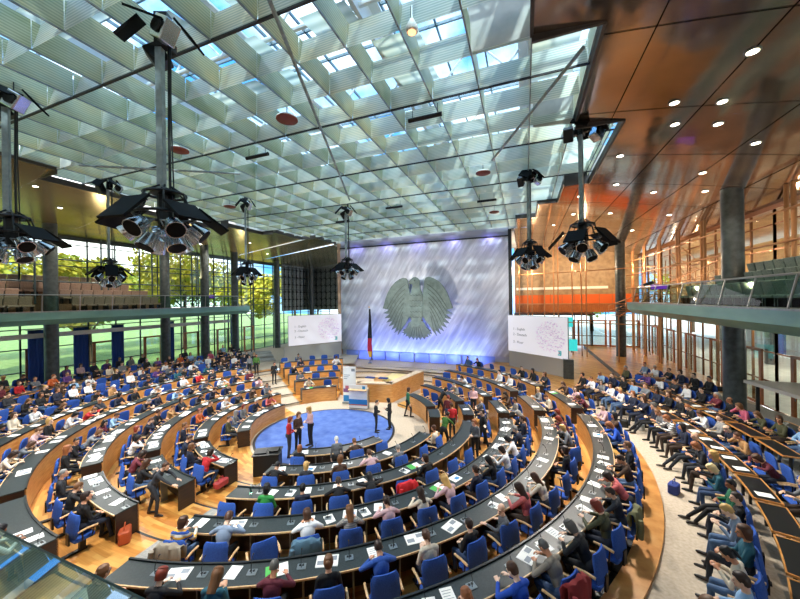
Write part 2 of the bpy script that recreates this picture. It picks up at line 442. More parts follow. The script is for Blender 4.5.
head = [(-.115,.48),(-.10,.60),(-.115,.665),(-.165,.66),(-.20,.685),(-.205,.74),(-.165,.775),(-.125,.81),(-.07,.845),(.0,.85),(.055,.825),(.10,.77),(.115,.66),(.13,.48)]
hd = flat('head',head,0,.18,M['eagle'],root)
g = MB(); g.lathe([(.09,0),(.09,.03)],10,0,Matrix.Translation((-.03*SCL,-.18,.755*SCL)) @ Matrix.Rotation(R(90),4,'X')); g.build('eye',M['eagle_line'],hd)
tail = [(-.10,-.42),(-.26,-.62),(-.33,-.78),(-.25,-.76),(-.22,-.84),(-.15,-.77),(-.10,-.86),(-.045,-.78),(0,-.87),(.045,-.78),(.10,-.86),(.15,-.77),(.22,-.84),(.25,-.76),(.33,-.78),(.26,-.62),(.10,-.42)]
tl = flat('tail',tail,0,.14,M['eagle'],root)
for x in (-.17,-.08,0,.08,.17):
    g = MB(); g.tube([(x*.5*SCL,-.15,-.5*SCL),(x*SCL,-.15,-.76*SCL)],.028,5); g.build('feather_line',M['eagle_line'],tl)
for sgn in (1,-1):
    leg = [(.14,-.34),(.22,-.40),(.31,-.56),(.40,-.60),(.36,-.63),(.43,-.68),(.36,-.68),(.38,-.75),(.31,-.69),(.26,-.75),(.25,-.64),(.18,-.5),(.10,-.44)]
    flat('claw',[(x*sgn,y) for x,y in leg],.0,.17,M['eagle'],root)
for sx in (-.45,.45):
    for sz in (.35,-.2):
        g = MB(); g.tube([(sx*SCL,0,sz*SCL),(sx*SCL,1.5,sz*SCL)],.04,8); g.build('mounting_rod',M['steel'],root)

# ------------------------------------------------------------------ screens
def text(body, size, loc, parent, m, align='LEFT'):
    cu = bpy.data.curves.new('lettering','FONT'); cu.body = body; cu.size = size; cu.align_x = align; cu.extrude = .003
    cu.materials.append(m); o = bpy.data.objects.new('lettering',cu); COL.objects.link(o); o.parent = parent
    bpy.context.view_layer.update()
    me = bpy.data.meshes.new_from_object(o.evaluated_get(bpy.context.evaluated_depsgraph_get())); bpy.data.objects.remove(o)
    o = link('lettering',me,parent)
    o.location = loc; o.rotation_euler = (R(90),0,0); return o
ink = mat('grey_lettering','6b6a72',.7); pinkdots = mat('pale_lilac_print','c9b3c6',.6,emit='e6d3e3',es=.33); lilac = mat('lilac_print','bda6c4',.6,emit='d9c4de',es=.25); teal_p = mat('teal_logo','1da3ab',.5,emit='1da3ab',es=.3); navy_p = mat('navy_logo','1d5a78',.5)
def screen(p0, p1, z0, z1, label):
    d = Vector((p1[0]-p0[0],p1[1]-p0[1],0)); L = d.length; rz = math.atan2(d.y,d.x)
    r = empty('projection_screen',(p0[0],p0[1],z0),rz); tag(r,label,'screen'); H = z1-z0
    b = MB(); b.box((0,0,0),(L,.05,H)); pan = b.build('screen_panel',M['screen_white'],r)
    b = MB(); b.box((-.03,.05,-.03),(L+.03,.14,H+.03)); b.build('back_frame',M['grey_metal'],r)
    for i,tx in enumerate(('1 - English','2 - Deutsch','3 - Floor')):
        text(tx,.30,(L*.10,-.006,H*(.60-.15*i-(.06 if i == 2 else 0))),pan,ink)
    rnd = random.Random(3); cx,cz,rr = L*.74,H*.52,H*.40
    for mm,n,nm in ((pinkdots,230,'pale_print'),(lilac,120,'lilac_print')):
        bb = MB()
        for _ in range(n):
            a = rnd.random()*2*PI; q = rr*math.sqrt(rnd.random())*(1 if mm is pinkdots else .9); s = .03+.05*rnd.random()
            x,z = cx+q*math.cos(a)*1.1, cz+q*math.sin(a)
            yy = -.003 if mm is pinkdots else -.005
            bb.face([(x-s,yy,z-s*.5),(x+s,yy,z-s*.5),(x+s*.6,yy,z+s*.6),(x-s*.7,yy,z+s*.6)])
        bb.build(nm,mm,pan,weld=False)
    bb = MB(); x,z = L*.86,H*.07
    bb.box((x,-.012,z),(x+.28,-.004,z+.10)); bb.box((x+.20,-.012,z+.10),(x+.30,-.004,z+.36)); bb.box((x+.02,-.012,z+.30),(x+.20,-.004,z+.38)); bb.build('logo',teal_p,pan)
    bb = MB(); bb.box((x+.06,-.013,z+.14),(x+.18,-.003,z+.26)); bb.build('logo',navy_p,pan)
    return r
screen((-22.05,26.35),(-18.95,31.25),2.5,5.5,'white presentation screen on the flag side of the eagle wall')
screen((-1.45,30.8),(2.92,27.25),2.3,5.45,'white presentation screen beside the dark edge of the eagle wall, near the ledge')
def panel_wall(p0,p1,z0,z1,name,m,t=.12):
    d = Vector((p1[0]-p0[0],p1[1]-p0[1],0)); L = d.length
    b = MB(); b.box((0,.08,0),(L,.08+t,z1-z0)); o = b.build(name,m); o.location = (p0[0],p0[1],z0); o.rotation_euler = (0,0,math.atan2(d.y,d.x)); return struct(o)
panel_wall((-22.3,26.0),(-18.95,31.25),.9,2.44,'wall_screen_base',M['panel_grey'])
panel_wall((-1.45,30.8),(2.6,27.5),.9,2.25,'wall_screen_base',M['panel_grey'])
b = MB(); b.box((2.62,27.0,.9),(3.3,27.5,2.35)); struct(b.build('wall_pier',M['column']))

# ------------------------------------------------------------------ flag
f = empty('german_flag',(-15.0,30.2,.501)); f.scale = (1,1,1.16); tag(f,'furled black, red and gold flag on a tall pole before the wall','flag')
b = MB(); b.tube([(0,0,0),(0,0,4.9)],.03,8); b.lathe([(.22,0),(.22,.04),(.05,.1)],14); b.build('pole',M['steel'],f,True)
b = MB(); b.lathe([(.04,4.9),(.06,4.95),(.01,5.08)],10); b.build('finial',M['flag_gold'],f,True)
for nm,z0,z1,w0,w1 in (('flag_black',2.2,4.8,.12,.30),('flag_red',1.05,2.2,.30,.34),('flag_gold',.55,1.05,.34,.16)):
    b = MB(); n = 18; lev = 8; vs = []
    for i in range(lev+1):
        t = i/lev; z = z1+(z0-z1)*t; w = w0+(w1-w0)*t
        for j in range(n):
            a = 2*PI*j/n; rr = w*(.75+.25*math.cos(3*a+z*1.3))
            vs.append((.05+rr*math.cos(a)*.9, rr*math.sin(a)*.6, z))
    fs = [(i*n+j,i*n+(j+1)%n,(i+1)*n+(j+1)%n,(i+1)*n+j) for i in range(lev) for j in range(n)]
    fs += [tuple(range(n)),tuple(reversed(range(lev*n,lev*n+n)))]
    b.raw(vs,fs); b.build({'flag_black':'black_cloth','flag_red':'red_cloth','flag_gold':'gold_cloth'}[nm],M[nm],f,True)

# ------------------------------------------------------------------ podium
pod = empty('speakers_podium',(-10.2,22.4,0)); tag(pod,'large birch podium desk with raised top in front of the stage','podium')
def seg(b, p, q, t, z0, z1):
    d = Vector((q[0]-p[0],q[1]-p[1],0)); L = d.length; Mx = Matrix.Translation((p[0]+10.2,p[1]-22.4+.0,0)) @ Matrix.Rotation(math.atan2(d.y,d.x),4,'Z')
    b.box((0,0,z0),(L,t,z1),0,Mx)
pp = [(-12.9,21.0),(-10.9,19.85),(-8.5,20.45),(-7.65,25.0)]
for p,q in zip(pp,pp[1:]):
    b = MB(); seg(b,p,q,.08,0.0,1.22); b.build('front_panel',M['birch'],pod)
    b = MB(); seg(b,p,q,.55,1.22,1.28); b.build('desk_top',M['stage'],pod)
b = MB(); b.prism([(x+10.2,y-22.4) for x,y in [(-12.7,21.2),(-10.8,20.1),(-8.7,20.6),(-7.9,24.8),(-12.5,24.8)]],0.0,.45); b.build('platform',M['stage'],pod)
b = MB(); b.box((.2,-.2,1.0),(1.9,1.7,1.1)); b.box((.4,-.1,.45),(1.7,1.5,1.0)); b.build('lectern_table',M['yellow_top'],pod)
b = MB(); b.box((-.9,.3,1.0),(.1,1.5,1.06)); b.box((-.8,.4,.45),(0,1.4,1.0)); b.build('side_table',M['pale_wood'],pod)
for x,y in ((-.8,-1.1),(.2,-1.0)):
    b = MB(); b.rbox((x,y,1.29),(x+.7,y+.35,1.36),.04); b.build('console',M['blue_dark'],pod)
# banners
ban = empty('roll_up_banner',(-11.2,19.4,0.002),R(8)); tag(ban,'tall white roll-up banner with purple and blue pictures left of the podium','banner')
b = MB(); b.rbox((-.5,-.12,0),(.5,.12,.1),.03); b.build('base',M['steel'],ban)
b = MB(); b.box((-.46,-.01,.1),(.46,.01,2.5)); pnl = b.build('banner_panel',M['paper'],ban)
b = MB(); b.tube([(0,.04,.1),(0,.04,2.5)],.012,6); b.build('pole',M['steel'],ban)
purple = mat('purple_print','8c5c8e',.6); redp = mat('rose_print','c56a7a',.6)
for nm,mm,x0,z0,x1,z1 in (('picture',purple,-.44,.75,.1,1.0),('picture',redp,-.3,1.0,.44,1.2),('picture',M['print_blue'],-.44,.14,.44,.55),('logo',M['print_grey'],.15,2.18,.4,2.36)):
    b = MB(); b.box((x0,-.016,z0),(x1,-.009,z1)); b.build(nm,mm,pnl)
for i in range(3):
    b = MB(); b.box((-.4,-.016,1.9-.12*i),(.05-.1*i,-.009,1.94-.12*i)); b.build('printed_line',M['print_grey'],pnl)
lec = empty('poster_lectern',(-10.1,18.55,0.002),R(8)); tag(lec,'white poster lectern with a blue lower stripe in front of the podium','lectern')
b = MB(); b.box((-.62,0,.06),(.62,.05,1.55)); pnl = b.build('poster',M['paper'],lec)
b = MB(); b.box((-.6,.05,0),(-.5,.5,1.2)); b.box((.5,.05,0),(.6,.5,1.2)); b.box((-.62,.0,0),(.62,.5,.06)); b.build('stand',M['steel'],lec)
b = MB(); b.box((-.62,-.03,1.22),(.62,.5,1.27),0,Matrix.Rotation(R(8),4,'X')); b.build('reading_top',M['pale_wood'],lec)
for nm,mm,x0,z0,x1,z1 in (('picture',M['print_blue'],-.62,.3,.62,.62),('logo',M['print_blue'],.3,1.28,.5,1.48),('printed_line',M['print_grey'],-.5,1.2,.1,1.25),('picture',mat('orange_print','d0683a',.6),-.62,.24,.62,.30)):
    b = MB(); b.box((x0,-.008,z0),(x1,.0,z1)); b.build(nm,mm,pnl)

# ------------------------------------------------------------------ glass ceiling with hanging louvres
def xb(Y):
    return .24 if Y < 8.7 else 1.8 if Y < 13.4 else 3.3 if Y < 20 else 2.1 if Y < 23.8 else .9 if Y < 28 else -.6
def xa(Y): return -20.6-xb(Y) if Y < 28 else -20.0
ZC, HF = 13.5, .74
SX, SY = 1.483, 1.483
xs = [.24-SX*i for i in range(-3,19)]
ys = [5.9+SY*i for i in range(-8,19)]
# fins along X
rnd = random.Random(5)
b = MB()
for y in ys:
    if y > 32: continue
    x1,x0 = xb(y+.01),xa(y+.01)
    cells = [x for x in xs if x0 < x < x1]; edges = sorted(set([x0]+cells+[x1]))
    for p,q in zip(edges,edges[1:]):
        if q-p < .2: continue
        tl = rnd.uniform(.02,.2); g = .012
        b.face([(p+g,y,ZC),(q-g,y,ZC),(q-g,y+tl,ZC+HF),(p+g,y+tl,ZC+HF)])
o = b.build('ceiling_louvre',M['louvre']); struct(o)
b = MB()
for x in xs:
    for y0,y1 in zip(ys,ys[1:]):
        yc = (y0+y1)/2
        if y1 > 32.2 or not (xa(yc)-.05 <= x <= xb(yc)+.05): continue
        b.face([(x,y0+.012,ZC-.0),(x,y1-.012,ZC),(x,y1-.012,ZC+HF),(x,y0+.012,ZC+HF)])
struct(b.build('ceiling_louvre',M['louvre_warm']))
# bright lower edges of the long fins
for x in xs:
    segs = [y for y in ys if y < 32.2 and xa(y) <= x <= xb(y)]
    if len(segs) > 1:
        b = MB(); b.box((x-.02,segs[0],ZC-.03),(x+.02,segs[-1],ZC+.005)); struct(b.build('ceiling_rail',M['grey_metal']))
# cable joints between the louvre fields
for y in [5.9+4.45*i for i in range(-1,6)]:
    b = MB(); b.box((xa(y),y-.03,ZC-.05),(xb(y-.1),y+.03,ZC+.0)); struct(b.build('ceiling_joint',M['black']))
# roof steel
white_steel = mat('white_roof_steel','eef1f1',.45)
for i,x in enumerate([.24-4.45*j for j in range(0,6)]):
    b = MB()
    b.box((x-.06,-6,14.9),(x+.06,33,15.6)); 
    struct(b.build('ceiling_beam',white_steel))
    b = MB(); b.box((x-.35,-6,15.55),(x+.35,33,15.62)); struct(b.build('ceiling_beam',white_steel))
for i in range(10):
    y = -4+4.0*i
    b = MB(); b.tube([(-23,y,15.1),(3.3,y,15.1)],.07,8); 
    for j in range(12):
        x = -22.5+2.2*j; b.tube([(x,y,15.1),(x+1.1,y,16.3)],.04,6); b.tube([(x+1.1,y,16.3),(x+2.2,y,15.1)],.04,6)
    b.tube([(-23,y,16.3),(3.3,y,16.3)],.07,8)
    struct(b.build('ceiling_truss',white_steel))
b = MB(); b.face([(-25,-8,16.6),(5,-8,16.6),(5,35,16.6),(-25,35,16.6)]); struct(b.build('ceiling',M['glass_roof']))
b = MB()
for x in np.arange(-25,5.1,1.48): b.box((x-.03,-8,16.62),(x+.03,35,16.72))
for y in np.arange(-8,35.1,1.48): b.box((-25,y-.03,16.62),(5,y+.03,16.72))
struct(b.build('ceiling_bar',M['grey_metal']))
# louvre blinds above some cells of the grid (closed shades seen in the photograph)
b = MB()
for y0 in ys:
    for x in xs:
        if rnd.random() < .30 and xa(y0) < x-SX and x < xb(y0):
            b.face([(x-SX,y0,14.75),(x-.05,y0,14.75),(x-.05,y0+SY*.8,14.95),(x-SX,y0+SY*.8,14.95)])
struct(b.build('ceiling_shade',M['louvre']))

# sloping metal soffits either side
def sofz(x): return 13.46-.09*max(0,x-.24)-.006*max(0,x-.24)**2 if x > -10 else 13.46-.125*max(0,(-20.84-x))
def soff(b,x0,x1,y0,y1,n=16):
    for i in range(n):
        p,q = x0+(x1-x0)*i/n,x0+(x1-x0)*(i+1)/n; b.face([(p,y0,sofz(p)),(q,y0,sofz(q)),(q,y1,sofz(q)),(p,y1,sofz(p))])
bands = [(-6,8.7),(8.7,13.4),(13.4,20),(20,23.8),(23.8,28),(28,32)]
b = MB()
for y0,y1 in bands:
    x = xb((y0+y1)/2); soff(b,x,XR+.1,y0,y1)
soff(b,-1.1,XR+.1,32,YB)
struct(b.build('ceiling_soffit',M['copper'],None,True))
b = MB()
for y0,y1 in bands:
    x = xa((y0+y1)/2); b.face([(x,y0,sofz(x)),(XL-.1,y0,sofz(XL)),(XL-.1,y1,sofz(XL)),(x,y1,sofz(x))])
b.face([(-19.7,32,13.4),(XL-.1,32,sofz(XL)),(XL-.1,YB,sofz(XL)),(-19.7,YB,13.4)])
struct(b.build('ceiling_soffit',M['bronze']))
# closures above the soffits and behind the eagle wall
b = MB()
for y in (8.7,13.4,20,23.8,28,32):
    for p,q in ((-1.3,XR+.1),(XL-.1,-19.6)):
        for i in range(8):
            u,v = p+(q-p)*i/8,p+(q-p)*(i+1)/8
            if u < -10 and u > xa(y-.1) and y < 32: continue
            if u > -10 and v < xb(y-.1) and y < 32: continue
            b.face([(u,y,sofz(u)+.01),(v,y,sofz(v)+.01),(v,y,15),(u,y,15)])
struct(b.build('trim_closure',M['wall_white']))
b = MB(); b.box((-20.5,32.35,13.3),(-.9,32.6,17.)); struct(b.build('wall_upper',M['wall_white']))
b = MB(); b.face([(-20.5,32.5,13.3),(-.9,32.5,13.3),(-.9,YB,13.3),(-20.5,YB,13.3)]); struct(b.build('ceiling_rear',M['wall_white']))
# edge strips of the soffits
b = MB()
for y0,y1 in bands:
    for x in (xb((y0+y1)/2),xa((y0+y1)/2)):
        b.box((x-.04,y0,sofz(x)-.05),(x+.04,y1,sofz(x)+.25))
    nxt = [q for q in bands if q[0] == y1]
    if nxt:
        for f_ in (xb,xa):
            p,q = sorted((f_((y0+y1)/2),f_((nxt[0][0]+nxt[0][1])/2))); 
            zz = min(sofz(p),sofz(q)); b.box((p,y1-.04,zz-.03),(q,y1+.04,13.7))
struct(b.build('trim_soffit',mat('dark_soffit_edge','3b3532',.5)))
# seams of the copper panels
b = MB()
for x in (2.9,5.2,7.5,9.8): b.box((x-.012,-6,sofz(x)-.012),(x+.012,YB,sofz(x)+.004))
for y in np.arange(-2,44,3.7):
    x0 = xb(y) if y < 32 else -1
    n = 16
    for i in range(n):
        p,q = x0+(XR-x0)*i/n, x0+(XR-x0)*(i+1)/n
        b.face([(p,y-.012,sofz(p)-.012),(q,y-.012,sofz(q)-.012),(q,y+.012,sofz(q)-.012),(p,y+.012,sofz(p)-.012)])
struct(b.build('trim_seam',mat('dark_seam','1a1411',1.,spec=0.)))
# ================================================================== FACADES
NW = [0]; ND = [0]; NTm = [10]
def nwin(): NW[0] += 1; return f'window_{NW[0]}'
def ndoor(): ND[0] += 1; return f'door_{ND[0]}'
def ntrim(): NTm[0] += 1; return f'trim_{NTm[0]}'
M['mull_l'] = mat('grey_mullion','4f5a5a',.35,.5); M['mull_r'] = mat('warm_mullion','8a5a38',.3,.8)
M['curtain_blue'] = mat('blue_curtain','2f4f9a',.8)
def bay(p, q, z0, ztop, mm, doors, zs, inner=1, mid=True):
    """one glazed bay from p to q (plan points)"""
    d = Vector((q[0]-p[0],q[1]-p[1],0)); L = d.length; rz = math.atan2(d.y,d.x)
    b = MB(); t = .05
    for x in ([0,L/2,L] if mid else [0,L]): b.box((x-.04,-t,z0),(x+.04,t,ztop))
    for z in zs: b.box((0,-.04,z-.035),(L,.04,z+.035))
    w = b.build(nwin(),mm); w.location = (p[0],p[1],0); w.rotation_euler = (0,0,rz); struct(w)
    g = MB(); g.face([(0,0,z0),(L,0,z0),(L,0,ztop),(0,0,ztop)]); struct(g.build('pane',M['glass'],w))
    if doors:
        for x0 in doors:
            bb = MB(); W_,H_ = 1.6,3.05; y0,y1 = -.10*inner-.05, -.10*inner+.05
            bb.box((x0,y0,z0),(x0+.2,y1,z0+H_)); bb.box((x0+W_-.2,y0,z0),(x0+W_,y1,z0+H_)); bb.box((x0+.14,y0,z0+H_-.14),(x0+W_-.14,y1,z0+H_)); bb.box((x0+.14,y0,z0),(x0+W_-.14,y1,z0+.14))
            dr = bb.build(ndoor(),M['door_wood']); dr.location = w.location; dr.rotation_euler = w.rotation_euler; struct(dr)
            g = MB(); g.face([(x0+.14,y0+.05,z0+.14),(x0+W_-.14,y0+.05,z0+.14),(x0+W_-.14,y0+.05,z0+H_-.14),(x0+.14,y0+.05,z0+H_-.14)]); struct(g.build('pane',M['glass'],dr))
            g = MB(); g.tube([(x0+W_-.2,y0-.06*inner,z0+.9),(x0+W_-.2,y0-.06*inner,z0+1.5)],.018,6); struct(g.build('handle',M['steel'],dr))
    return w
ZS = [1.0,2.4,3.95,5.3,6.6,7.4,8.2,9.85,11.5]
for i in range(11):     # flag-side facade
    y0 = 4+3.7*i
    bay((XL,y0+3.7),(XL,y0),.95,12.0,M['mull_l'],[1.9] if i < 8 else [],ZS,inner=-1)
    o = MB(); o.tube([(XL+1.2,y0+.3,6.6 if y0 < 26 else .9),(XL+1.2,y0+.3,12.0)],.06,8); struct(o.build(ntrim(),M['mull_l'],None,True))
    o = MB(); o.tube([(XL+1.2,y0+.75,6.6 if y0 < 26 else .9),(XL+1.2,y0+.75,12.0)],.05,8); struct(o.build(ntrim(),M['mull_l'],None,True))
for z in (8.6,10.2,11.7):
    o = MB(); o.tube([(XL+1.15,4,z),(XL+1.15,YB-.5,z)],.05,8); struct(o.build(ntrim(),M['mull_l'],None,True))
for i in range(11):     # ledge-side facade
    y0 = 4+3.7*i
    bay((XR,y0),(XR,y0+3.7),1.0,11.6,M['mull_r'],[.9] if i < 10 else [],ZS[:7]+[9.3,10.6],inner=-1)
    if y0 > 13:
        for dx in (.3,.72):
            o = MB(); o.tube([(XR-1.2,y0+dx,7.2 if y0 < 28 else 1.22),(XR-1.2,y0+dx,11.82)],.085,8); struct(o.build(ntrim(),M['copper_metal'],None,True))
for z in (7.9,9.3,10.7):
    o = MB(); o.tube([(XR-1.3,12,z),(XR-1.3,YB-.5,z)],.055,8); struct(o.build(ntrim(),M['copper_metal'],None,True))
# back facade, beside the eagle wall
for i in range(4):
    x0 = -32+3.2*i
    bay((x0,YB),(x0+3.2,YB),.95,12.0,M['mull_l'],[],ZS)
bay((-19.2,YB),(-19.0,YB),.95,12.0,M['mull_l'],[],ZS,mid=False)
b = MB(); b.box((-31.9,43.2,5.6),(-19.2,43.4,13.)); b.box((-31.75,36.6,5.6),(-31.55,43.2,12.3)); struct(b.build('wall_screen',noisy('dark_perforated_screen','7a8080','979b98',4,.5,.2)))
b = MB()
for i in range(9):
    for j in range(6):
        x,z = -31.4+.85*i, 6.2+1.05*j
        b.box((-31.5,36.9+.85*i-.4,z-.03),(-31.4,36.9+.85*i+.4,z+.03)); b.box((-31.5,36.9+.85*i-.03,z-.5),(-31.4,36.9+.85*i+.03,z+.5)); b.box((-31.45,36.9+.85*i-.1,z-.1),(-31.3,36.9+.85*i+.1,z+.1))
        b.tube([(x-.25,43.1,z+.2),(x,43.05,z),(x+.25,43.1,z-.18)],.05,5); b.box((x-.42,43.1,z-.03),(x+.42,43.2,z+.03)); b.box((x-.03,43.1,z-.5),(x+.03,43.2,z+.5))
struct(b.build('trim_bracket',M['black']))
for i in range(4):
    x0 = -1.0+3.25*i
    bay((x0,YB),(x0+3.25,YB),1.22,5.2,M['mull_r'],[.3,1.7],[1.3,2.4,4.2])
b = MB(); b.box((-1.2,YB-.1,5.2),(XR,YB+.2,6.2)); struct(b.build('wall_upper',M['door_wood']))
b = MB(); b.box((-1.2,YB-.1,6.2),(XR,YB+.2,7.3)); struct(b.build('wall_upper',M['orange']))
b = MB()
for x in np.arange(-1,12,1.3): b.box((x-.03,YB-.13,6.2),(x+.03,YB-.1,7.45))
struct(b.build('trim_batten',M['door_wood']))
b = MB(); b.box((-1.2,YB-.1,7.3),(XR,YB+.2,14)); struct(b.build('wall_upper',noisy('tan_upper_wall','8b7254','a78c68',2,.5)))
b = MB(); b.box((-1.0,YB-.16,7.95),(9,YB-.1,8.25)); struct(b.build('trim_lightband',mat('white_band','f2efe4',.5)))
b = MB(); b.box((-1.2,40.0,5.0),(7,YB,5.2)); struct(b.build('floor_balcony',M['dark_wood']))
# copper tubes in the back corner
for i,x in enumerate((-.6,.3,.75,2.0,2.9,3.3,4.6,5.4,5.8)):
    o = MB(); o.tube([(x,40-.3*i,.92 if x < 6 else 1.2),(x,40-.3*i,sofz(x))],.055,8); struct(o.build(ntrim(),M['copper_metal'],None,True))
for z in (4.4,6.3,9.6):
    o = MB(); o.tube([(-.8,39.6,z),(6.6,36.8,z),(XR-1.2,34.5,z)],.045,8); struct(o.build(ntrim(),M['copper_metal'],None,True))
# teal-lit panels behind the right screen
for x,z0,z1,nm in ((3.5,3.9,4.9,'a'),(3.9,1.4,2.6,'b')):
    o = MB(); o.box((x,38.0,z0),(x+1.1,38.06,z1)); fr = empty('lit_display',(0,0,0)) if False else None
    pn = o.build('lit_display',M['teal_glow'])
    tag(pn,'teal glowing display behind the screen by the ledge, '+('upper one' if nm == 'a' else 'lower one'),'display')
    o = MB(); o.box((x+.5,38.06,1.22),(x+.6,38.12,z1)); o.build('stand',M['black'],pn)
b = MB(); b.box((XL,YB-.05,11.9),(-19,YB+.1,14)); b.box((XL-.1,-6,11.9),(XL+.05,YB,12.6)); struct(b.build('wall_upper',M['mull_l']))
b = MB(); b.box((XR-.06,-6,11.35),(XR+.3,YB,11.95)); struct(b.build('trim_beam',M['mull_r']))
# rear wall behind the viewer and the rear gallery
b = MB(); b.box((XL,YF-.2,.9),(XR,YF,13.4)); struct(b.build('wall_rear',M['wall_white']))
b = MB(); b.box((XL,YF,5.0),(XR,.42,5.3)); struct(b.build('floor_gallery',M['gal_floor']))
# columns
def column(x,y,z0,z1,r):
    b = MB(); b.lathe([(r,z0),(r,z1)],24,0,Matrix.Translation((x,y,0))); return struct(b.build('column',M['column'],None,True))
for x,y in ((-29.6,12.0),(-29.6,19.4),(-29.6,26.8),(-30.4,34.2),(9.5,20.7),(8.6,37.0),(-28.8,22.6),(-30.4,41.6)):
    column(x,y,.9,sofz(x)+.05,.42 if x > 0 else .36)

cn = 0
for y0 in (8.2,11.6,14.0,16.4,20.6,24.2,27.9):
    cn += 1; o = empty('window_curtain',(XL+.45,y0,.93)); tag(o,f'narrow blue curtain at the flag-side doors, {ORD[cn]} from the viewer','curtain','blue curtains at the flag-side doors')
    b = MB(); n = 14; vs = []
    for z in (.02,4.3):
        for i in range(n+1): vs.append((.06*math.sin(i*1.9),.85*i/n,z))
    b.raw(vs,[(i,i+1,n+2+i,n+1+i) for i in range(n)]); g = b.build('cloth',M['curtain_blue'],o,True); sd = g.modifiers.new('t','SOLIDIFY'); sd.thickness = .02
    b = MB(); b.tube([(0,-.1,4.32),(0,.95,4.32)],.025,6); b.build('curtain_rod',M['steel'],o)
b = MB(); b.box((-30.9,2,4.75),(-30.6,27,5.05)); struct(b.build('trim_beam',M['white']))
# ================================================================== GALLERIES
def gallery(side):
    s = 1 if side == 'r' else -1
    X0 = 7.2 if s > 0 else -28.0; X1 = XR if s > 0 else XL; Y0,Y1 = (2.,29.2) if s > 0 else (-2.,27.3)
    lo,hi = sorted((X0,X1))
    b = MB(); b.box((lo+(.35 if s > 0 else 0),Y0,5.95),(hi-(.35 if s < 0 else 0),Y1,6.45)); struct(b.build('floor_gallery',M['dark_soffit']))
    b = MB(); P_ = [(X0,6.5),(X0+.02*s,6.05),(X0+.4*s,5.72),(X0+.7*s,5.72),(X0+.7*s,6.5)]
    vs = [(x,Y0,z) for x,z in P_]+[(x,Y1,z) for x,z in P_]; n = len(P_)
    b.raw(vs,[tuple(range(n)),tuple(reversed(range(n,2*n)))]+[(i,(i+1)%n,n+(i+1)%n,n+i) for i in range(n)]); struct(b.build(ntrim(),M['teal']))
    b = MB(); b.box((min(X0-.04*s,X0+.75*s),Y0,6.5),(max(X0-.04*s,X0+.75*s),Y1,6.56)); struct(b.build(ntrim(),M['grey_metal']))
    b = MB(); b.box((lo+(.7 if s > 0 else 0),Y0,6.45),(hi-(.7 if s < 0 else 0),Y1,6.52)); struct(b.build('floor_gallery',M['gal_floor']))
    yend = 19.5 if s < 0 else 23.5
    for i in range(1,4):
        xa_ = X0+s*(1.0+.95*i)
        a_,c_ = sorted((xa_,X1)); b = MB(); b.box((a_,Y0,6.52),(c_,yend-.5*(i-1),6.52+.52*i)); struct(b.build('floor_gallery_step',M['gal_floor']))
    # balustrade
    gl = empty('glass_balustrade',(X0,0,6.56)); tag(gl,('leaning' if s > 0 else 'upright')+' glass balustrade along the '+('ledge-side' if s > 0 else 'flag-side')+' gallery front','balustrade')
    lean = .28*s if s > 0 else .02
    n = int((Y1-Y0)/1.85); h = 1.0
    for i in range(n+1):
        y = Y0+1.85*i
        b = MB(); b.tube([(0.05*s,y,0),(lean,y,h+.05)],.03,6); b.build('post',M['steel'],gl)
        if i < n:
            g = MB(); g.face([(.05*s,y+.05,.06),(.05*s,y+1.8,.06),(lean,y+1.8,h),(lean,y+.05,h)]); g.build('glass_panel',M['glass_guard'],gl)
    b = MB(); b.tube([(lean,Y0,h+.05),(lean,Y0+1.85*n,h+.05)],.035,8); b.build('handrail',M['steel'],gl)
    return X0,s,yend,Y0
def gal_seat_proto(m):
    r = empty('auditorium_chair',(0,0,0))
    b = MB(); b.rbox((-.29,-.22,.34),(.29,.26,.46),.06); b.build('seat',m,r,True)
    b = MB(); Mx = Matrix.Translation((0,-.24,.40)) @ Matrix.Rotation(R(-12),4,'X'); b.rbox((-.30,-.06,0),(.30,.05,.62),.05,0,Mx); b.build('backrest',m,r,True)
    b = MB(); b.box((-.27,-.2,0),(-.22,.15,.34)); b.box((.22,-.2,0),(.27,.15,.34)); b.build('leg',M['black_metal'],r)
    return r
for side in 'lr':
    X0,s,yend,Y0 = gallery(side)
    first = gal_seat_proto(M['gal_seat'] if s < 0 else M['gal_seat_grey']); kd = kids_of(first); used = False
    for row in range(4 if s < 0 else 3):
        x = X0+s*(1.35+.95*row); z = 6.52+.52*row
        y = yend-.6-.0*row; cnt = 0
        ymin = 8.2 if s < 0 else 11.0
        ye = yend - (.9*row if s < 0 else .8*row)
        y = ye-.4
        while y > ymin:
            if not any(abs(x-cx_) < .85 and abs(y-cy_) < .85 for cx_,cy_ in ((-29.6,12),(-29.6,19.4),(9.5,20.7),(9.3,13.3))):
                cnt += 1
                o = first if not used else copy_tree(first,kd); used = True
                o.location = (x,y,z); o.rotation_euler = (0,0,R(90) if s > 0 else R(-90))
                tag(o,f"{'brown' if s < 0 else 'grey-green'} gallery seat, {ORD[cnt]} from the far end of the {ORD[row+1]} row, {'flag-side' if s < 0 else 'ledge-side'} gallery",'seat',f"{'flag-side' if s < 0 else 'ledge-side'} gallery seats")
            y -= .64
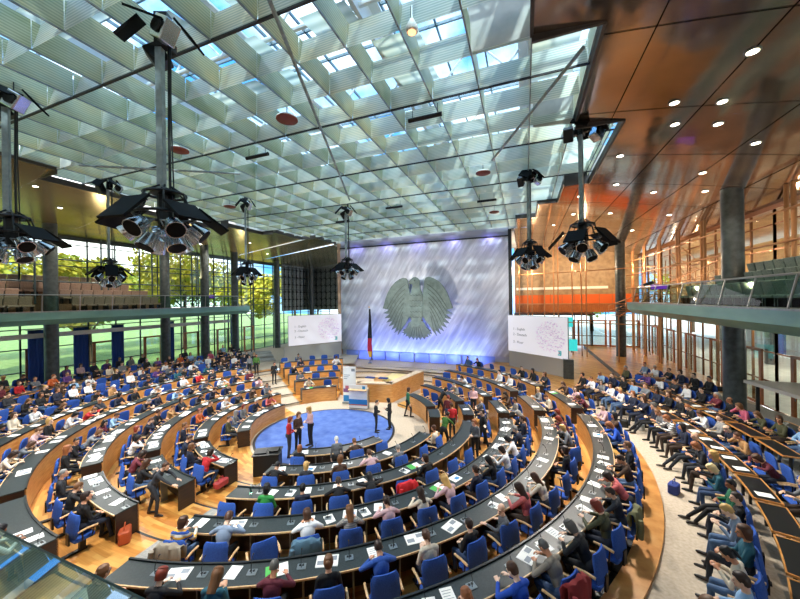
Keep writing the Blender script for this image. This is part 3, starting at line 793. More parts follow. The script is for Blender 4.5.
# stair rails and stage lights on the galleries
def rail(name,label,pts,m,r=.03,posts=True,cat='handrail'):
    o = empty(name,(pts[0][0],pts[0][1],pts[0][2])); tag(o,label,cat); O = Vector(pts[0])
    b = MB(); b.tube([Vector(p)-O+Vector((0,0,1.0)) for p in pts],r,8); b.build('rail',m,o,True)
    b = MB(); b.tube([Vector(p)-O+Vector((0,0,.55)) for p in pts],r*.7,8); b.build('rail',m,o,True)
    k = max(2,int(sum((Vector(a)-Vector(c)).length for a,c in zip(pts,pts[1:]))/1.4))
    for i in range(k+1):
        t = i/k*(len(pts)-1); j = min(int(t),len(pts)-2); p = Vector(pts[j]).lerp(Vector(pts[j+1]),t-j)-O
        b = MB(); b.tube([p,p+Vector((0,0,1.0))],r*.8,6); b.build('post',m,o)
rail('stair_rail','steel stair rail at the far end of the flag-side gallery rows',[(-31.2,20.0,7.66),(-29.2,20.6,6.6),(-28.6,23.5,6.56),(-28.6,26.9,6.56)],M['steel'])
rail('stair_rail','dark rail across the open deck of the flag-side gallery',[(-31.4,21.5,6.56),(-31.4,27.0,6.56)],M['mull_l'])
rail('stair_rail','long copper rail rising along the ledge-side gallery rows',[(8.0,28.6,6.56),(9.9,25.2,6.56),(11.5,24.2,7.6)],M['copper_metal'])
rail('stair_rail','copper rail at the end of the ledge-side gallery deck',[(7.6,29.1,6.56),(11.0,29.1,6.56)],M['copper_metal'])
rail('stair_rail','upper copper rail of the stair behind the ledge-side gallery',[(9.0,31.0,6.3),(10.5,27.0,7.6),(10.6,22.5,8.3)],M['copper_metal'])
rail('stair_rail','lower copper rail of the stair behind the ledge-side gallery',[(7.0,34.0,5.2),(9.0,31.0,6.3)],M['copper_metal'])
st = empty('gallery_stair',(8.2,31.5,5.2)); tag(st,'open stair with copper treads behind the end of the ledge-side gallery','stair')
for i in range(12):
    b = MB(); b.box((-1.2+.13*i,1.6-.32*i,.10+.16*i),(.1+.13*i,1.9-.32*i,.15+.16*i)); b.build('tread',M['copper_metal'],st)
b = MB(); b.tube([(-.6,1.9,0),(.9,-1.9,1.95)],.06,6); b.build('stringer',M['copper_metal'],st)
b = MB(); b.tube([(-.6,1.9,-4.2),(-.6,1.9,0)],.06,6); b.build('prop',M['copper_metal'],st)
lt = empty('copper_lattice',(11.35,30,6.4)); tag(lt,'tangle of thin copper rods before the added warm wall beyond the ledge-side gallery','lattice')
rl = random.Random(9)
for i in range(34):
    y0 = rl.uniform(-4,6); z0 = rl.uniform(.0,2.6); L = rl.uniform(1.5,3.6); a = rl.choice((.25,.32,-.2,.6,-.5))
    b = MB(); b.tube([(rl.uniform(-.4,.1),y0,z0),(rl.uniform(-.4,.1),y0+L*math.cos(a),z0+L*math.sin(a))],.03,5); b.build('rod',M['copper_metal'],lt)
for y in (-4,0,4,8):
    b = MB(); b.tube([(-.15,y,-5.1),(-.15,y,3.6)],.04,6); b.build('upright',M['copper_metal'],lt)
def stage_light(loc,label,rz=0):
    o = empty('stage_light',loc,rz); tag(o,label,'stage light')
    b = MB(); b.tube([(0,0,0),(0,0,.9)],.03,8); b.build('pole',M['black_metal'],o)
    for a in (0,120,240):
        b = MB(); b.tube([(0,0,.3),(.35*math.cos(R(a)),.35*math.sin(R(a)),0)],.02,6); b.build('leg',M['black_metal'],o)
    b = MB(); b.rbox((-.5,-.15,.85),(.5,.15,1.2),.05); b.build('lamp_body',M['black'],o)
    b = MB(); b.box((-.46,-.17,.88),(.46,-.15,1.17)); b.build('lit_face',M['purple_glow'],o)
    b = MB(); b.box((-.45,-.05,1.3),(.15,.1,1.5),0,Matrix.Rotation(R(-20),4,'Y')); b.build('flap',M['black'],o)
stage_light((8.35,26.3,6.56),'purple stage light on a tripod on the ledge-side gallery',R(-30))
stage_light((-29.9,23.9,6.56),'purple stage light on a tripod on the flag-side gallery deck',R(50))
# table of the technicians under the ledge-side gallery
t = empty('technicians_table',(10.0,17.9,1.28)); tag(t,'pale flat table raised behind the seats beside the dark column','table')
b = MB(); b.prism([(-.5,2.1),(.0,-1.0),(1.6,-1.0),(1.6,2.1)],1.60,1.74); b.build('tabletop',M['panel_grey'],t)
for x,y in ((-.1,1.9),(.2,-.8),(1.4,-.8),(1.4,1.9)):
    b = MB(); b.box((x-.05,y-.05,0),(x+.05,y+.05,1.60)); b.build('leg',M['black_metal'],t)

# ================================================================== HANGING LAMPS
par = MB()
def lamp_cluster(x,y,z,label,top=True,s=1.,rz=0.):
    o = empty('lamp_cluster',(x,y,z),rz); tag(o,label,'lamp')
    ztop = (sofz(x) if not (xa(y) < x < xb(y)) else 13.5)-z
    b = MB(); b.box((-.15,-.07,1.0),(-.01,.07,ztop)); b.build('pole',M['grey_metal'],o)
    b = MB(); b.tube([(.12,0,.6),(.10,.02,ztop*.5),(.14,0,ztop)],.03,6); b.tube([(.19,.03,.6),(.16,.0,ztop*.6),(.18,0,ztop-.2)],.016,6); b.build('cable',M['black'],o)
    b = MB()
    for zz,rr in ((.95,.42),(.45,.62)):
        pts = [(rr*math.cos(2*PI*i/20),rr*math.sin(2*PI*i/20),zz) for i in range(21)]; b.tube(pts,.035,6,cap=False)
    for i in range(6):
        a = 2*PI*i/6; b.tube([(.12*math.cos(a),.12*math.sin(a),1.15),(.42*math.cos(a),.42*math.sin(a),.95),(.62*math.cos(a),.62*math.sin(a),.45)],.025,6)
    b.lathe([(.3,.95),(.3,1.02)],16); b.lathe([(.1,.1),(.16,.3),(.16,.9),(.1,1.1)],10)
    b.build('ring_frame',M['black_metal'],o)
    for lvl,(n,rr,zz,tilt,sz) in enumerate(((6,.66,.10,52,1.),(4,.36,-.20,28,1.))):
        for i in range(n):
            a = 2*PI*(i+.5*lvl)/n+.3
            Mx = Matrix.Translation((rr*math.cos(a),rr*math.sin(a),zz)) @ Matrix.Rotation(a,4,'Z') @ Matrix.Rotation(R(-tilt),4,'Y')
            b = MB(); b.lathe([(.08,.18),(.16,.14),(.18,.0),(.21,-.14),(.21,-.19),(.19,-.19)],14,0,Mx)
            can = b.build('spotlight',M['chrome'],o,True)
            b = MB(); b.lathe([(.185,-.20),(.17,-.15),(.02,-.13)],14,0,Mx); b.build('lens',M['matt_black'],can)
            b = MB(); b.tube([Mx @ Vector((0,.21,-.05)),Mx @ Vector((0,.22,.22)),Mx @ Vector((0,-.22,.22)),Mx @ Vector((0,-.21,-.05))],.018,5); b.build('yoke',M['steel'],can)
    for i in range(5):
        a = 2*PI*i/5+.7
        Mx = Matrix.Translation((.95*math.cos(a),.95*math.sin(a),.42)) @ Matrix.Rotation(a,4,'Z') @ Matrix.Rotation(R(35+12*(i%2)),4,'Y')
        b = MB(); b.box((-.40,-.34,-.02),(.40,.34,.03),0,Mx); pnl = b.build('reflector_panel',M['matt_black'],o)
        b = MB(); b.tube([Mx @ Vector((-.35,0,0)),(.45*math.cos(a),.45*math.sin(a),.7)],.02,5); b.build('bracket',M['black_metal'],pnl)
    if top:
        zt = ztop-.45
        b = MB(); b.box((-.05,-.35,zt+.1),(.10,.35,zt+.3)); b.box((-.15,-.1,zt),(.15,.1,zt+.8)); b.build('top_bracket',M['black_metal'],o)
        for i,(dx,dy,tl) in enumerate(((.35,-.45,30),(-.35,.35,-35))):
            Mx = Matrix.Translation((dx,dy,zt+.05)) @ Matrix.Rotation(R(40*i-20),4,'Z') @ Matrix.Rotation(R(tl),4,'Y')
            b = MB(); b.rbox((-.2,-.18,-.24),(.2,.18,.24),.04,0,Mx); sp = b.build('loudspeaker',M['chrome'] if i == 0 else M['black'],o)
            b = MB(); b.lathe([(.15,0),(.15,.03),(.05,.01)],14,0,Mx @ Matrix.Translation((0,-.19,0)) @ Matrix.Rotation(R(90),4,'X')); b.build('speaker_cone',M['black'],sp)
        for dx,dy,tl in ((-.6,-.2,-40),(.1,-.6,20)):
            Mx = Matrix.Translation((dx,dy,zt+.30)) @ Matrix.Rotation(R(tl),4,'Y') @ Matrix.Rotation(R(30),4,'X'); b = MB(); b.box((-.34,-.30,-.02),(.34,.30,.03),0,Mx); b.build('reflector_panel',M['matt_black'],o)
        Mx = Matrix.Translation((.55,.1,zt+.35)) @ Matrix.Rotation(R(50),4,'Y'); b = MB(); b.box((-.3,-.28,-.02),(.3,.28,.03),0,Mx); b.build('reflector_panel',M['matt_black'],o)
    if s != 1.: o.scale = (s,s,1)
    return o
lamp_cluster(-7.95,5.25,8.62,'biggest black and silver lamp cluster hanging from a grey pole nearest the viewer',True,1.0,.4)
lamp_cluster(2.05,13.9,8.75,'lamp cluster on a grey pole before the copper ceiling, nearer of the two there',True,.95,1.1)
lamp_cluster(-11.7,20.2,8.9,'small lamp cluster hanging before the flag-side edge of the eagle wall',True,.9,.2)
lamp_cluster(.27,18.3,8.9,'lamp cluster beside the dark edge of the eagle wall, farther of the two there',True,.8,.9)
lamp_cluster(-16.7,16.1,8.5,'smallest lamp cluster, far off before the flag-side windows',True,.7,.5)
lamp_cluster(-20.6,10.7,8.3,'lamp cluster low over the flag-side gallery seats',True,.75,1.4)
lamp_cluster(-14.75,5.1,8.75,'lamp cluster cut by the left border of the photo',True,1.0,.8)
# lit spots of the two clusters with lamps on
# discs, tubes and rods under the louvres
for x,y,lab in ((-7.56,9.11,'red-brown round disc under the louvres, middle of the ceiling'),(-13.16,9.27,'red-brown round disc under the louvres near the big pole'),(-1.87,16.7,'red-brown round disc under the louvres toward the copper ceiling'),
                (-2.0,24.6,'small red-brown disc under the louvres near the eagle wall'),(-18.0,16.0,'red-brown disc under the louvres at the flag side')):
    o = empty('ceiling_disc',(x,y,13.2)); tag(o,lab,'disc')
    b = MB(); b.lathe([(.30,0),(.36,.03),(.36,.06)],24); b.build('underside',M['red_disc'],o,True)
    b = MB(); b.lathe([(.36,.061),(.34,.11),(.05,.14)],24); b.build('rim',M['white'],o,True)
    b = MB(); b.tube([(0,0,.14),(0,0,.6)],.02,6); b.build('hanger',M['steel'],o)
o = empty('ceiling_lamp',(-2.37,7.2,13.2)); tag(o,'small round lit lamp among the louvres overhead','lamp')
b = MB(); b.lathe([(.11,0),(.14,.02),(.15,.1),(.05,.3)],20); b.build('housing',M['white'],o,True)
b = MB(); b.lathe([(.01,-.012),(.10,-.01),(.10,.005)],20); b.build('lens',mat('warm_lens','f0a060',.4,emit='f2b27a',es=1.6),o)
b = MB(); b.tube([(0,0,.3),(0,0,.6)],.03,6); b.build('hanger',M['steel'],o)
for i,(x,y,lab) in enumerate(((-3.13,10.81,'dark tube hung under the louvres near the copper ceiling'),(-10.67,10.92,'dark tube hung under the louvres beyond the big pole'),(-8.2,20.5,'dark tube hung under the louvres over the stage side'),(-2.2,21.5,'dark tube hung under the louvres before the eagle wall top'),(-13.4,22.5,'dark tube hung under the far louvres near the flag'))):
    o = empty('ceiling_tube',(x,y,13.25),0.); tag(o,lab,'tube')
    b = MB(); b.tube([(-.6,0,0),(.6,0,0)],.075,10); b.build('housing',M['black_metal'],o,True)
    for dx in (-.45,.45):
        b = MB(); b.tube([(dx,0,.05),(dx,0,.4)],.012,5); b.build('hanger',M['black'],o)
for p,q,lab in (((-4.9,5.4,13.3),(-10.2,18.0,13.3),'long grey rod running slantwise under the louvres'),((1.45,9.3,13.25),(-1.3,15.3,13.25),'grey rod slanting under the louvres by the copper ceiling'),((-18.5,8.5,13.2),(-12.8,12.0,13.2),'pale rod under the louvres behind the big pole')):
    b = MB(); b.tube([p,q],.05,8); tag(b.build('ceiling_rod',M['grey_metal']),lab,'rod')
# downlights in the metal soffits
n = 0
for x,y in ((3.0,8.2),(4.4,12.5),(5.2,10.4),(4.9,13.9),(6.1,14.0),(5.6,12.6),(3.9,16.5),(4.6,20.3),(3.2,22.5),(7.8,15.5),(7.5,18.5),(6.6,21.5),(8.6,21.0),(3.4,27.0),(5.6,26.4),(8.8,26.0),(2.4,31.0),(5.0,31.0),(8.2,31.5),(3.5,36.),(7.,36.)):
    n += 1; z = sofz(x)
    o = empty('downlight',(x,y,z-.03)); tag(o,f'small recessed downlight in the copper ceiling, {ORD[n]} counting toward the eagle wall','downlight','downlights of the copper ceiling')
    b = MB(); b.lathe([(.16,.0),(.16,.03),(.12,.03)],14); b.build('rim',M['steel'],o)
    b = MB(); b.lathe([(.10,-.006),(.115,.0)],14); b.build('lens',M['lamp_glow'],o)
n = 0
for x,y in ((-23.5,9),(-26,11),(-24,14),(-27.5,16),(-25,19),(-28.5,22),(-25.5,25),(-23.5,29),(-28,30)):
    n += 1; z = sofz(x)
    o = empty('downlight',(x,y,z-.03)); tag(o,f'small recessed downlight in the bronze ceiling, {ORD[n]} counting toward the eagle wall','downlight','downlights of the bronze ceiling')
    b = MB(); b.lathe([(.14,.0),(.14,.03),(.1,.03)],14); b.build('rim',M['steel'],o)
    b = MB(); b.lathe([(.09,-.006),(.1,.0)],14); b.build('lens',M['lamp_glow'],o)

# ================================================================== FOREGROUND GLASS
g = empty('glass_shelf',(-1.4,.1,5.29)); tag(g,'greenish glass pane at the lower left corner, close to the viewer','glass pane')
b = MB(); b.face([(-3,.405,1.005),(2.4,.405,1.0),(2.4,-.5,.86),(-3,-.5,.86)]); b.build('glass_panel',M['glass_corner'],g)
b = MB(); b.box((-3,.402,.992),(2.4,.407,1.003)); b.build('polished_edge',mat('dark_green_edge','2c3f3a',.3),g)
for x in (-2.9,2.3):
    b = MB(); b.tube([(x,-.4,0),(x,-.4,.87)],.03,8); b.build('leg',M['steel'],g)

# ================================================================== OUTDOORS
b = MB(); b.face([(-140,-60,.85),(XL-.1,-60,.85),(XL-.1,130,.85),(-140,130,.85)]); struct(b.build('ground_lawn',M['lawn']))
b = MB(); b.face([(XR+.1,-60,.9),(140,-60,.9),(140,130,.9),(XR+.1,130,.9)]); struct(b.build('ground_paving',M['paving']))
b = MB(); b.face([(XL-.1,YB+.3,.85),(-8,YB+.3,.85),(-8,130,.85),(XL-.1,130,.85)]); struct(b.build('ground_lawn',M['lawn']))
b = MB(); b.face([(-8,YB+.3,.85),(XR+.1,YB+.3,.85),(XR+.1,130,.85),(-8,130,.85)]); struct(b.build('ground_paving',M['paving']))
b = MB(); b.face([(XR+.1,-6,11.5),(20,-6,10.2),(20,60,10.2),(XR+.1,60,11.5)]); struct(b.build('ceiling_canopy',noisy('tan_canopy','a88a68','bfa07c',1.5,.4,.5)))
# foyer beyond the ledge-side doors
b = MB(); b.box((27,-6,.9),(27.4,60,5.6)); struct(b.build('wall_foyer',M['wall_white']))
b = MB(); b.box((XR+.3,-6,5.3),(27.4,60,5.8)); struct(b.build('ceiling_foyer',M['white']))
b = MB(); b.box((15.5,24,5.8),(15.8,46,10.6)); struct(b.build('wall_warm_bounce',noisy('warm_bounce_tan','b58a5e','c9a274',1.2,.5)))  # wall added so the copper ceiling mirrors an orange tone
for y in (16,23.4,30.8,38.2,45.6): column(20,y,.9,5.3,.4)
for y in (20.,27.,44.):
    b = MB(); b.box((24,y,.9),(24.2,y+1.6,4.6)); struct(b.build('wall_blue',M['curtain_blue']))
def tree_mesh(seed,h,w,mm):
    rnd = random.Random(seed); b = MB()
    blobs = [(max(-w*.62,min(w*.62,rnd.gauss(0,w*.4))),max(-w*.62,min(w*.62,rnd.gauss(0,w*.4))),h*(.45+.5*rnd.random()),w*rnd.uniform(.30,.5)) for _ in range(16)]
    for _ in range(4200):
        x,y,z,rr = rnd.choice(blobs); v = Vector((rnd.gauss(0,1),rnd.gauss(0,1),rnd.gauss(0,.8))).normalized()*rr*rnd.uniform(.6,1.05)
        c = Vector((x,y,z))+v; a = Vector((rnd.gauss(0,1),rnd.gauss(0,1),rnd.gauss(0,1))).normalized(); u = a.orthogonal().normalized(); s = rnd.uniform(.22,.42)
        b.face([c-u*s,c+a*s*.5,c+u*s,c-a*s*.5])
    t = MB(); t.tube([(0,0,0),(.1,0,h*.3),(-.1,.1,h*.6),(0,0,h*.85)],.28,8,r2=.08)
    for i in range(5):
        a = rnd.random()*6.28; t.tube([(0,0,h*(.3+.08*i)),(w*.5*math.cos(a),w*.5*math.sin(a),h*(.5+.08*i))],.1,6,r2=.03)
    return b.mesh('foliage',mm,weld=False), t.mesh('trunk',M['bark'],True)
tm = [tree_mesh(1,11,4.2,M['leaf_yellow']),tree_mesh(2,13,5,M['leaf_yellow']),tree_mesh(3,10,4.5,M['leaf_green'])]
tn = 0
for x,y,k in ((-42,-1,0),(-42,9,1),(-41,19.5,0),(-42,30,1),(-41,40.5,0),(-42,52,1),(-45,64,0),(-33,66,1),(-21,64,2),(-54,4,2),(-54,15,1),(-53,25,2),(-54,36,1),(-54,48,0),(34,10,1),(33,20,0),(34,31,1),(33,43,2),(36,55,0),(26,68,1),(11,66,2)):
    tn += 1
    o = empty('tree',(x,y,.92 if x > -8 and (x > 12 or y > 44) else .87),tn*1.3); tag(o,f"{('yellow autumn tree','tall yellow autumn tree','green-yellow tree')[k]} outside the {'flag-side' if x < -33 else 'ledge-side' if x > 20 else 'far end'} windows, {ORD[tn]} from the viewer",'tree','trees outside the hall')
    f_ = link('foliage',tm[k][0],o); link('trunk',tm[k][1],o)
    o.scale = (1,1,.9+.25*((tn*7)%5)/5)
# ================================================================== PEOPLE
def V(*a): return Vector(a)
class Body:
    def __init__(s): s.p = []
    def cap(s, a, b, r0, r1, tag): s.p.append(('c',Vector(a),Vector(b),r0,r1,tag))
    def ell(s, c, rad, tag, rot=None): s.p.append(('e',Vector(c),Vector(rad),(rot or Matrix.Identity(3)).copy(),tag))
    def mesh(s, name, voxel):
        mb = MB()
        for q in s.p:
            if q[0] == 'c':
                _,a,b_,r0,r1,_t = q
                if (b_-a).length > 1e-4: mb.tube([a,b_],r0,10,r2=r1)
                mb.ell(a,(r0,)*3,nu=10,nv=6); mb.ell(b_,(r1,)*3,nu=10,nv=6)
            else:
                _,c,rad,rot,_t = q
                mb.ell((0,0,0),rad,M=Matrix.Translation(c) @ rot.to_4x4(),nu=16,nv=12)
        me = mb.mesh('tmp',[],weld=True)
        o = bpy.data.objects.new('tmp',me); COL.objects.link(o)
        md = o.modifiers.new('r','REMESH'); md.mode = 'VOXEL'; md.voxel_size = voxel; md.use_smooth_shade = True
        sm = o.modifiers.new('s','SMOOTH'); sm.factor = .4; sm.iterations = 2
        bpy.context.view_layer.update()
        ev = o.evaluated_get(bpy.context.evaluated_depsgraph_get())
        out = bpy.data.meshes.new_from_object(ev); out.name = name
        bpy.data.objects.remove(o); bpy.data.meshes.remove(me)
        n = len(out.polygons); c = np.empty(n*3,dtype=np.float32); out.polygons.foreach_get('center',c); c = c.reshape(n,3).astype(float)
        best = np.full(n,1e9); idx = np.zeros(n,dtype=np.int32)
        for q in s.p:
            if q[0] == 'c':
                _,a,b_,r0,r1,tg = q; a = np.array(a); d = np.array(b_)-a; L = max((d*d).sum(),1e-9)
                t = np.clip(((c-a)@d)/L,0,1); dist = np.linalg.norm(c-(a+t[:,None]*d),axis=1)-(r0+(r1-r0)*t)
            else:
                _,cc,rad,rot,tg = q; l = (c-np.array(cc))@np.array(rot); rd = np.array(rad)
                k = np.linalg.norm(l/rd,axis=1); dist = (k-1)*rd.min()
            if tg in (4,5): dist = dist-.004
            m = dist < best; best[m] = dist[m]; idx[m] = tg
        out.materials.clear()
        for i in range(6): out.materials.append(PM[i])
        out.polygons.foreach_set('material_index',idx); out.polygons.foreach_set('use_smooth',[True]*n); out.update()
        return out
PM = [mat('skin_base','d9a98c',.55),mat('top_base','33363c',.8),mat('trousers_base','23252b',.8),mat('shoe_base','15120f',.5),mat('eye_dark','2a1d16',.4),mat('lips','a85a52',.5)]
SKIN,TOP,TRO,SHO,EYE,LIP = range(6)
def ik(S, W, hint, a=.29, b=.265):
    d = W-S; L = min(d.length,(a+b)*.995); u = d.normalized(); W = S+u*L
    x = (a*a-b*b+L*L)/(2*L); h = math.sqrt(max(a*a-x*x,0)); n = (hint-u*hint.dot(u)).normalized()
    return S+u*x+n*h, W
def hand(B, W, d, up, side, curl=.5):
    """palm, four unequal bent fingers and a thumb; d = finger direction, up = back of the hand, side +1 = thumb toward +x of (d x up)"""
    d = d.normalized(); x = d.cross(up).normalized(); up = x.cross(d).normalized()
    rot = Matrix((x,d,up)).transposed()
    B.ell(W+d*.055,(.040,.055,.018),SKIN,rot)
    for i,(ox,l) in enumerate(((-.030,.062),(-.010,.074),(.011,.070),(.031,.055))):
        ox *= side*-1
        p0 = W+d*.095+x*ox; c = curl*(.9+.1*i)
        d1 = (d*math.cos(c*.6)-up*math.sin(c*.6)); p1 = p0+d1*l*.55
        d2 = (d*math.cos(c*1.7)-up*math.sin(c*1.7)); p2 = p1+d2*l*.5
        B.cap(W+d*.06+x*ox*.8,p0,.010,.0095,SKIN); B.cap(p0,p1,.0095,.0088,SKIN); B.cap(p1,p2,.0088,.0078,SKIN)
    t0 = W+d*.030+x*.030*side; t1 = t0+(d*.75+x*.65*side-up*.2).normalized()*.04; t2 = t1+(d*.95+x*.2*side-up*.3).normalized()*.032
    B.cap(t0,t1,.0125,.011,SKIN); B.cap(t1,t2,.011,.009,SKIN)
def person_mesh(name, seated=True, lean=10, hyaw=0, hpitch=0, hroll=0, wl=None, wr=None, hint_l=None, hint_r=None, dl=None, dr=None, curl=.5, legs='sit', twist=0, wide=1.0, voxel=.0095, upl=None, upr=None):
    B = Body()
    H = .585 if seated else .93
    hip = V(0,0,H)
    T = Matrix.Rotation(R(-lean),3,'X') if True else None
    Tw = Matrix.Rotation(R(twist),3,'Z')
    def tp(x,y,z): return hip + Tw @ (T @ V(x*wide,y,z))
    rt = Tw @ T
    B.ell(hip+V(0,-.01,.02),(.175*wide,.125,.13),TRO)
    B.ell(tp(0,.005,.17),(.148*wide,.108,.17),TOP,rt); B.ell(tp(0,.0,.34),(.168*wide,.112,.185),TOP,rt)
    B.cap(tp(-.125,-.01,.455),tp(.125,-.01,.455),.068,.068,TOP); B.ell(tp(0,-.01,.47),(.12*wide,.075,.06),TOP,rt)
    nk = tp(0,-.005,.49); hr = Matrix.Rotation(R(twist*.5+hyaw),3,'Z') @ Matrix.Rotation(R(-(lean*.45)-hpitch),3,'X') @ Matrix.Rotation(R(hroll),3,'Y')
    hc = tp(0,.02,.60)+hr @ V(0,.03,.075)
    B.cap(nk,hc+hr @ V(0,-.02,-.06),.058,.052,SKIN); B.cap(tp(0,-.012,.475),tp(0,-.006,.50),.07,.06,TOP)
    h = lambda x,y,z: hc+hr @ V(x,y,z)
    B.ell(h(0,-.010,.032),(.076,.097,.090),SKIN,hr); B.ell(h(0,.022,-.050),(.056,.066,.068),SKIN,hr)
    B.ell(h(0,.055,-.005),(.060,.040,.060),SKIN,hr); B.cap(h(0,.085,-.085),h(0,.08,-.095),.022,.02,SKIN)
    B.cap(h(0,.090,.005),h(0,.112,-.030),.011,.017,SKIN)
    B.cap(h(-.045,.082,.024),h(.045,.082,.024),.012,.012,SKIN)
    for sx in (-1,1):
        B.ell(h(.031*sx,.090,.005),(.012,.008,.007),EYE,hr); B.ell(h(.080*sx,-.01,-.008),(.012,.022,.033),SKIN,hr)
    B.ell(h(0,.092,-.058),(.024,.008,.008),LIP,hr)
    # arms
    for sx,w,hint,dd,uu in ((-1,wl,hint_l,dl,upl),(1,wr,hint_r,dr,upr)):
        S = tp(.165*sx,-.01,.445)
        if w is None: w = V(.23*sx,.18,H+.08) if seated else V(.24*sx,.06,.80)
        W = Vector(w); E_,W = ik(S,W,Vector(hint) if hint else V(.5*sx,-.4,-.8))
        B.cap(S,E_,.058,.045,TOP); f = (W-E_).normalized(); wr_ = W-f*.03
        B.cap(E_,wr_,.044,.033,TOP); B.cap(wr_,W+f*.01,.028,.027,SKIN)
        hd = Vector(dd) if dd else (f*.8+V(-.25*sx,.2,-.1))
        hand(B,W,hd,Vector(uu) if uu else V(.25*sx,0,1),-sx,curl)
    # legs
    for sx in (-1,1):
        hj = hip+V(.095*sx,.02,-.01)
        if legs == 'sit': kn = V(.12*sx,.44,.50); an = V(.12*sx,.46+.05*sx,.09)
        elif legs == 'tuck': kn = V(.11*sx,.43,.50); an = V(.07*sx,.22,.10)
        elif legs == 'cross':
            kn = V(.02,.45,.62) if sx < 0 else V(.10,.45,.50); an = V(.20,.52,.24) if sx < 0 else V(.08,.50,.09)
        elif legs == 'wide': kn = V(.20*sx,.42,.50); an = V(.21*sx,.48,.09)
        elif legs == 'stretch': kn = V(.10*sx,.46,.49); an = V(.09*sx,.78+.06*sx,.10)
        elif legs == 'stride': kn = V(.10*sx,.12*sx+.06,.50); an = V(.10*sx,.16*sx-.02,.09)
        else: kn = V(.10*sx,.03,.50); an = V(.11*sx,-.01,.09)
        B.cap(hj,kn,.088,.060,TRO); B.cap(kn,kn.lerp(an,.45),.060,.053,TRO); B.cap(kn.lerp(an,.45),an,.053,.042,TRO)
        td = V(.15*sx,1,0).normalized() if an.z < .2 else V(.5,.85,-.25).normalized()
        B.cap(an+V(0,-.02,-.045),an+td*.15+V(0,0,-.055),.040,.033,SHO); B.cap(an+td*.10+V(0,0,-.052),an+td*.19+V(0,0,-.06),.036,.026,SHO); B.cap(an+V(0,0,.0),an+V(0,-.025,-.05),.043,.038,SHO)
    me = B.mesh(name,voxel)
    return me, Matrix.Translation(hc) @ hr.to_4x4()
POSES = {}
def pose(key, verb, **kw):
    me,hm = person_mesh(key,**kw); POSES[key] = (me,hm,verb)
pose('write','writing at the desk',lean=26,hpitch=28,wl=(-.16,.44,.885),wr=(.12,.50,.885),legs='tuck',dl=(.6,.8,0),dr=(-.5,.9,-.1),curl=.8,hint_l=(-.9,-.2,-.4),hint_r=(.9,-.2,-.4))
pose('read','reading on the desk',lean=15,hpitch=24,hyaw=8,wl=(-.13,.46,.89),wr=(.14,.46,.89),legs='sit',dl=(.4,.9,.1),dr=(-.4,.9,.1),curl=.9,hint_l=(-.9,-.2,-.5),hint_r=(.9,-.2,-.5))
pose('listen','sitting upright and listening',lean=2,hpitch=0,hyaw=-6,wl=(-.10,.30,.72),wr=(.10,.32,.72),legs='sit',curl=.5)
pose('lookleft','looking to one side',lean=8,hyaw=42,hpitch=2,wl=(-.14,.40,.885),wr=(.15,.38,.885),legs='sit',dl=(.6,.8,0),dr=(-.6,.7,0))
pose('lookright','turning the head aside',lean=6,hyaw=-44,hpitch=4,wl=(-.16,.36,.885),wr=(.12,.42,.885),legs='tuck',dl=(.6,.8,0),dr=(-.6,.7,0))
pose('chin','resting chin on one hand',lean=20,hyaw=-10,hpitch=10,hroll=-6,wl=(-.16,.42,.885),wr=(.045,.30,1.13),legs='tuck',dl=(.7,.7,0),dr=(-.25,-.1,1),upr=(0,.9,.2),curl=1.1,hint_r=(.6,.3,-.8))
pose('phone','looking down at the hands',lean=12,hpitch=34,wl=(-.07,.33,.87),wr=(.07,.35,.885),legs='sit',dl=(.4,.8,.4),dr=(-.4,.8,.4),curl=1.0)
pose('cross','sitting with crossed legs',lean=-4,hpitch=6,hyaw=10,wl=(-.04,.30,.74),wr=(.08,.32,.76),legs='cross',dl=(.8,.5,0),dr=(-.8,.5,0),curl=.5)
pose('arms','sitting with folded arms',lean=-6,hpitch=2,hyaw=-12,wl=(.12,.20,.86),wr=(-.12,.235,.89),legs='wide',dl=(1,.2,0),dr=(-1,.2,.05),curl=.5,hint_l=(-.9,.1,-.4),hint_r=(.9,.1,-.4),wide=1.06)
pose('stretch','leaning back with stretched legs',lean=-7,hpitch=18,wl=(-.06,.24,.74),wr=(.07,.26,.76),legs='stretch',dl=(.8,.5,0),dr=(-.8,.5,0))
pose('bend','bending low over the desk',lean=38,hpitch=20,hyaw=14,wl=(-.18,.52,.89),wr=(.16,.55,.89),legs='tuck',dl=(.8,.5,0),dr=(-.4,.9,0),curl=.6,hint_l=(-.9,0,.1),hint_r=(.9,0,.1))
pose('turned','turned round in the seat',lean=2,twist=66,hyaw=68,hpitch=4,wl=(-.36,.20,.885),wr=(.12,.30,.80),legs='wide',dl=(-.4,.8,0),curl=.4,wide=1.05)
pose('stand','standing with hands joined',seated=False,lean=2,hpitch=8,wl=(-.05,.24,1.10),wr=(.06,.25,1.12),legs='stand',dl=(.8,.5,.2),dr=(-.8,.5,.2),curl=.8)
pose('standside','standing with arms down',seated=False,lean=0,hyaw=15,hpitch=4,legs='stand',curl=.6,dl=(0,.15,-1),dr=(0,.15,-1),upl=(-1,0,0),upr=(1,0,0))
pose('standpoint','standing with one arm held out',seated=False,lean=2,hyaw=20,wl=(-.62,.22,1.30),wr=(.22,.08,.82),legs='stride',dl=(-1,.3,0),dr=(0,.15,-1),upr=(1,0,0),curl=.3)
pose('standlean','standing and leaning on a desk',seated=False,lean=30,hpitch=10,wl=(-.2,.60,.97),wr=(.18,.64,.97),legs='stride',dl=(.2,.9,-.2),dr=(-.2,.9,-.2),curl=.4,hint_l=(-.9,-.1,0),hint_r=(.9,-.1,0))

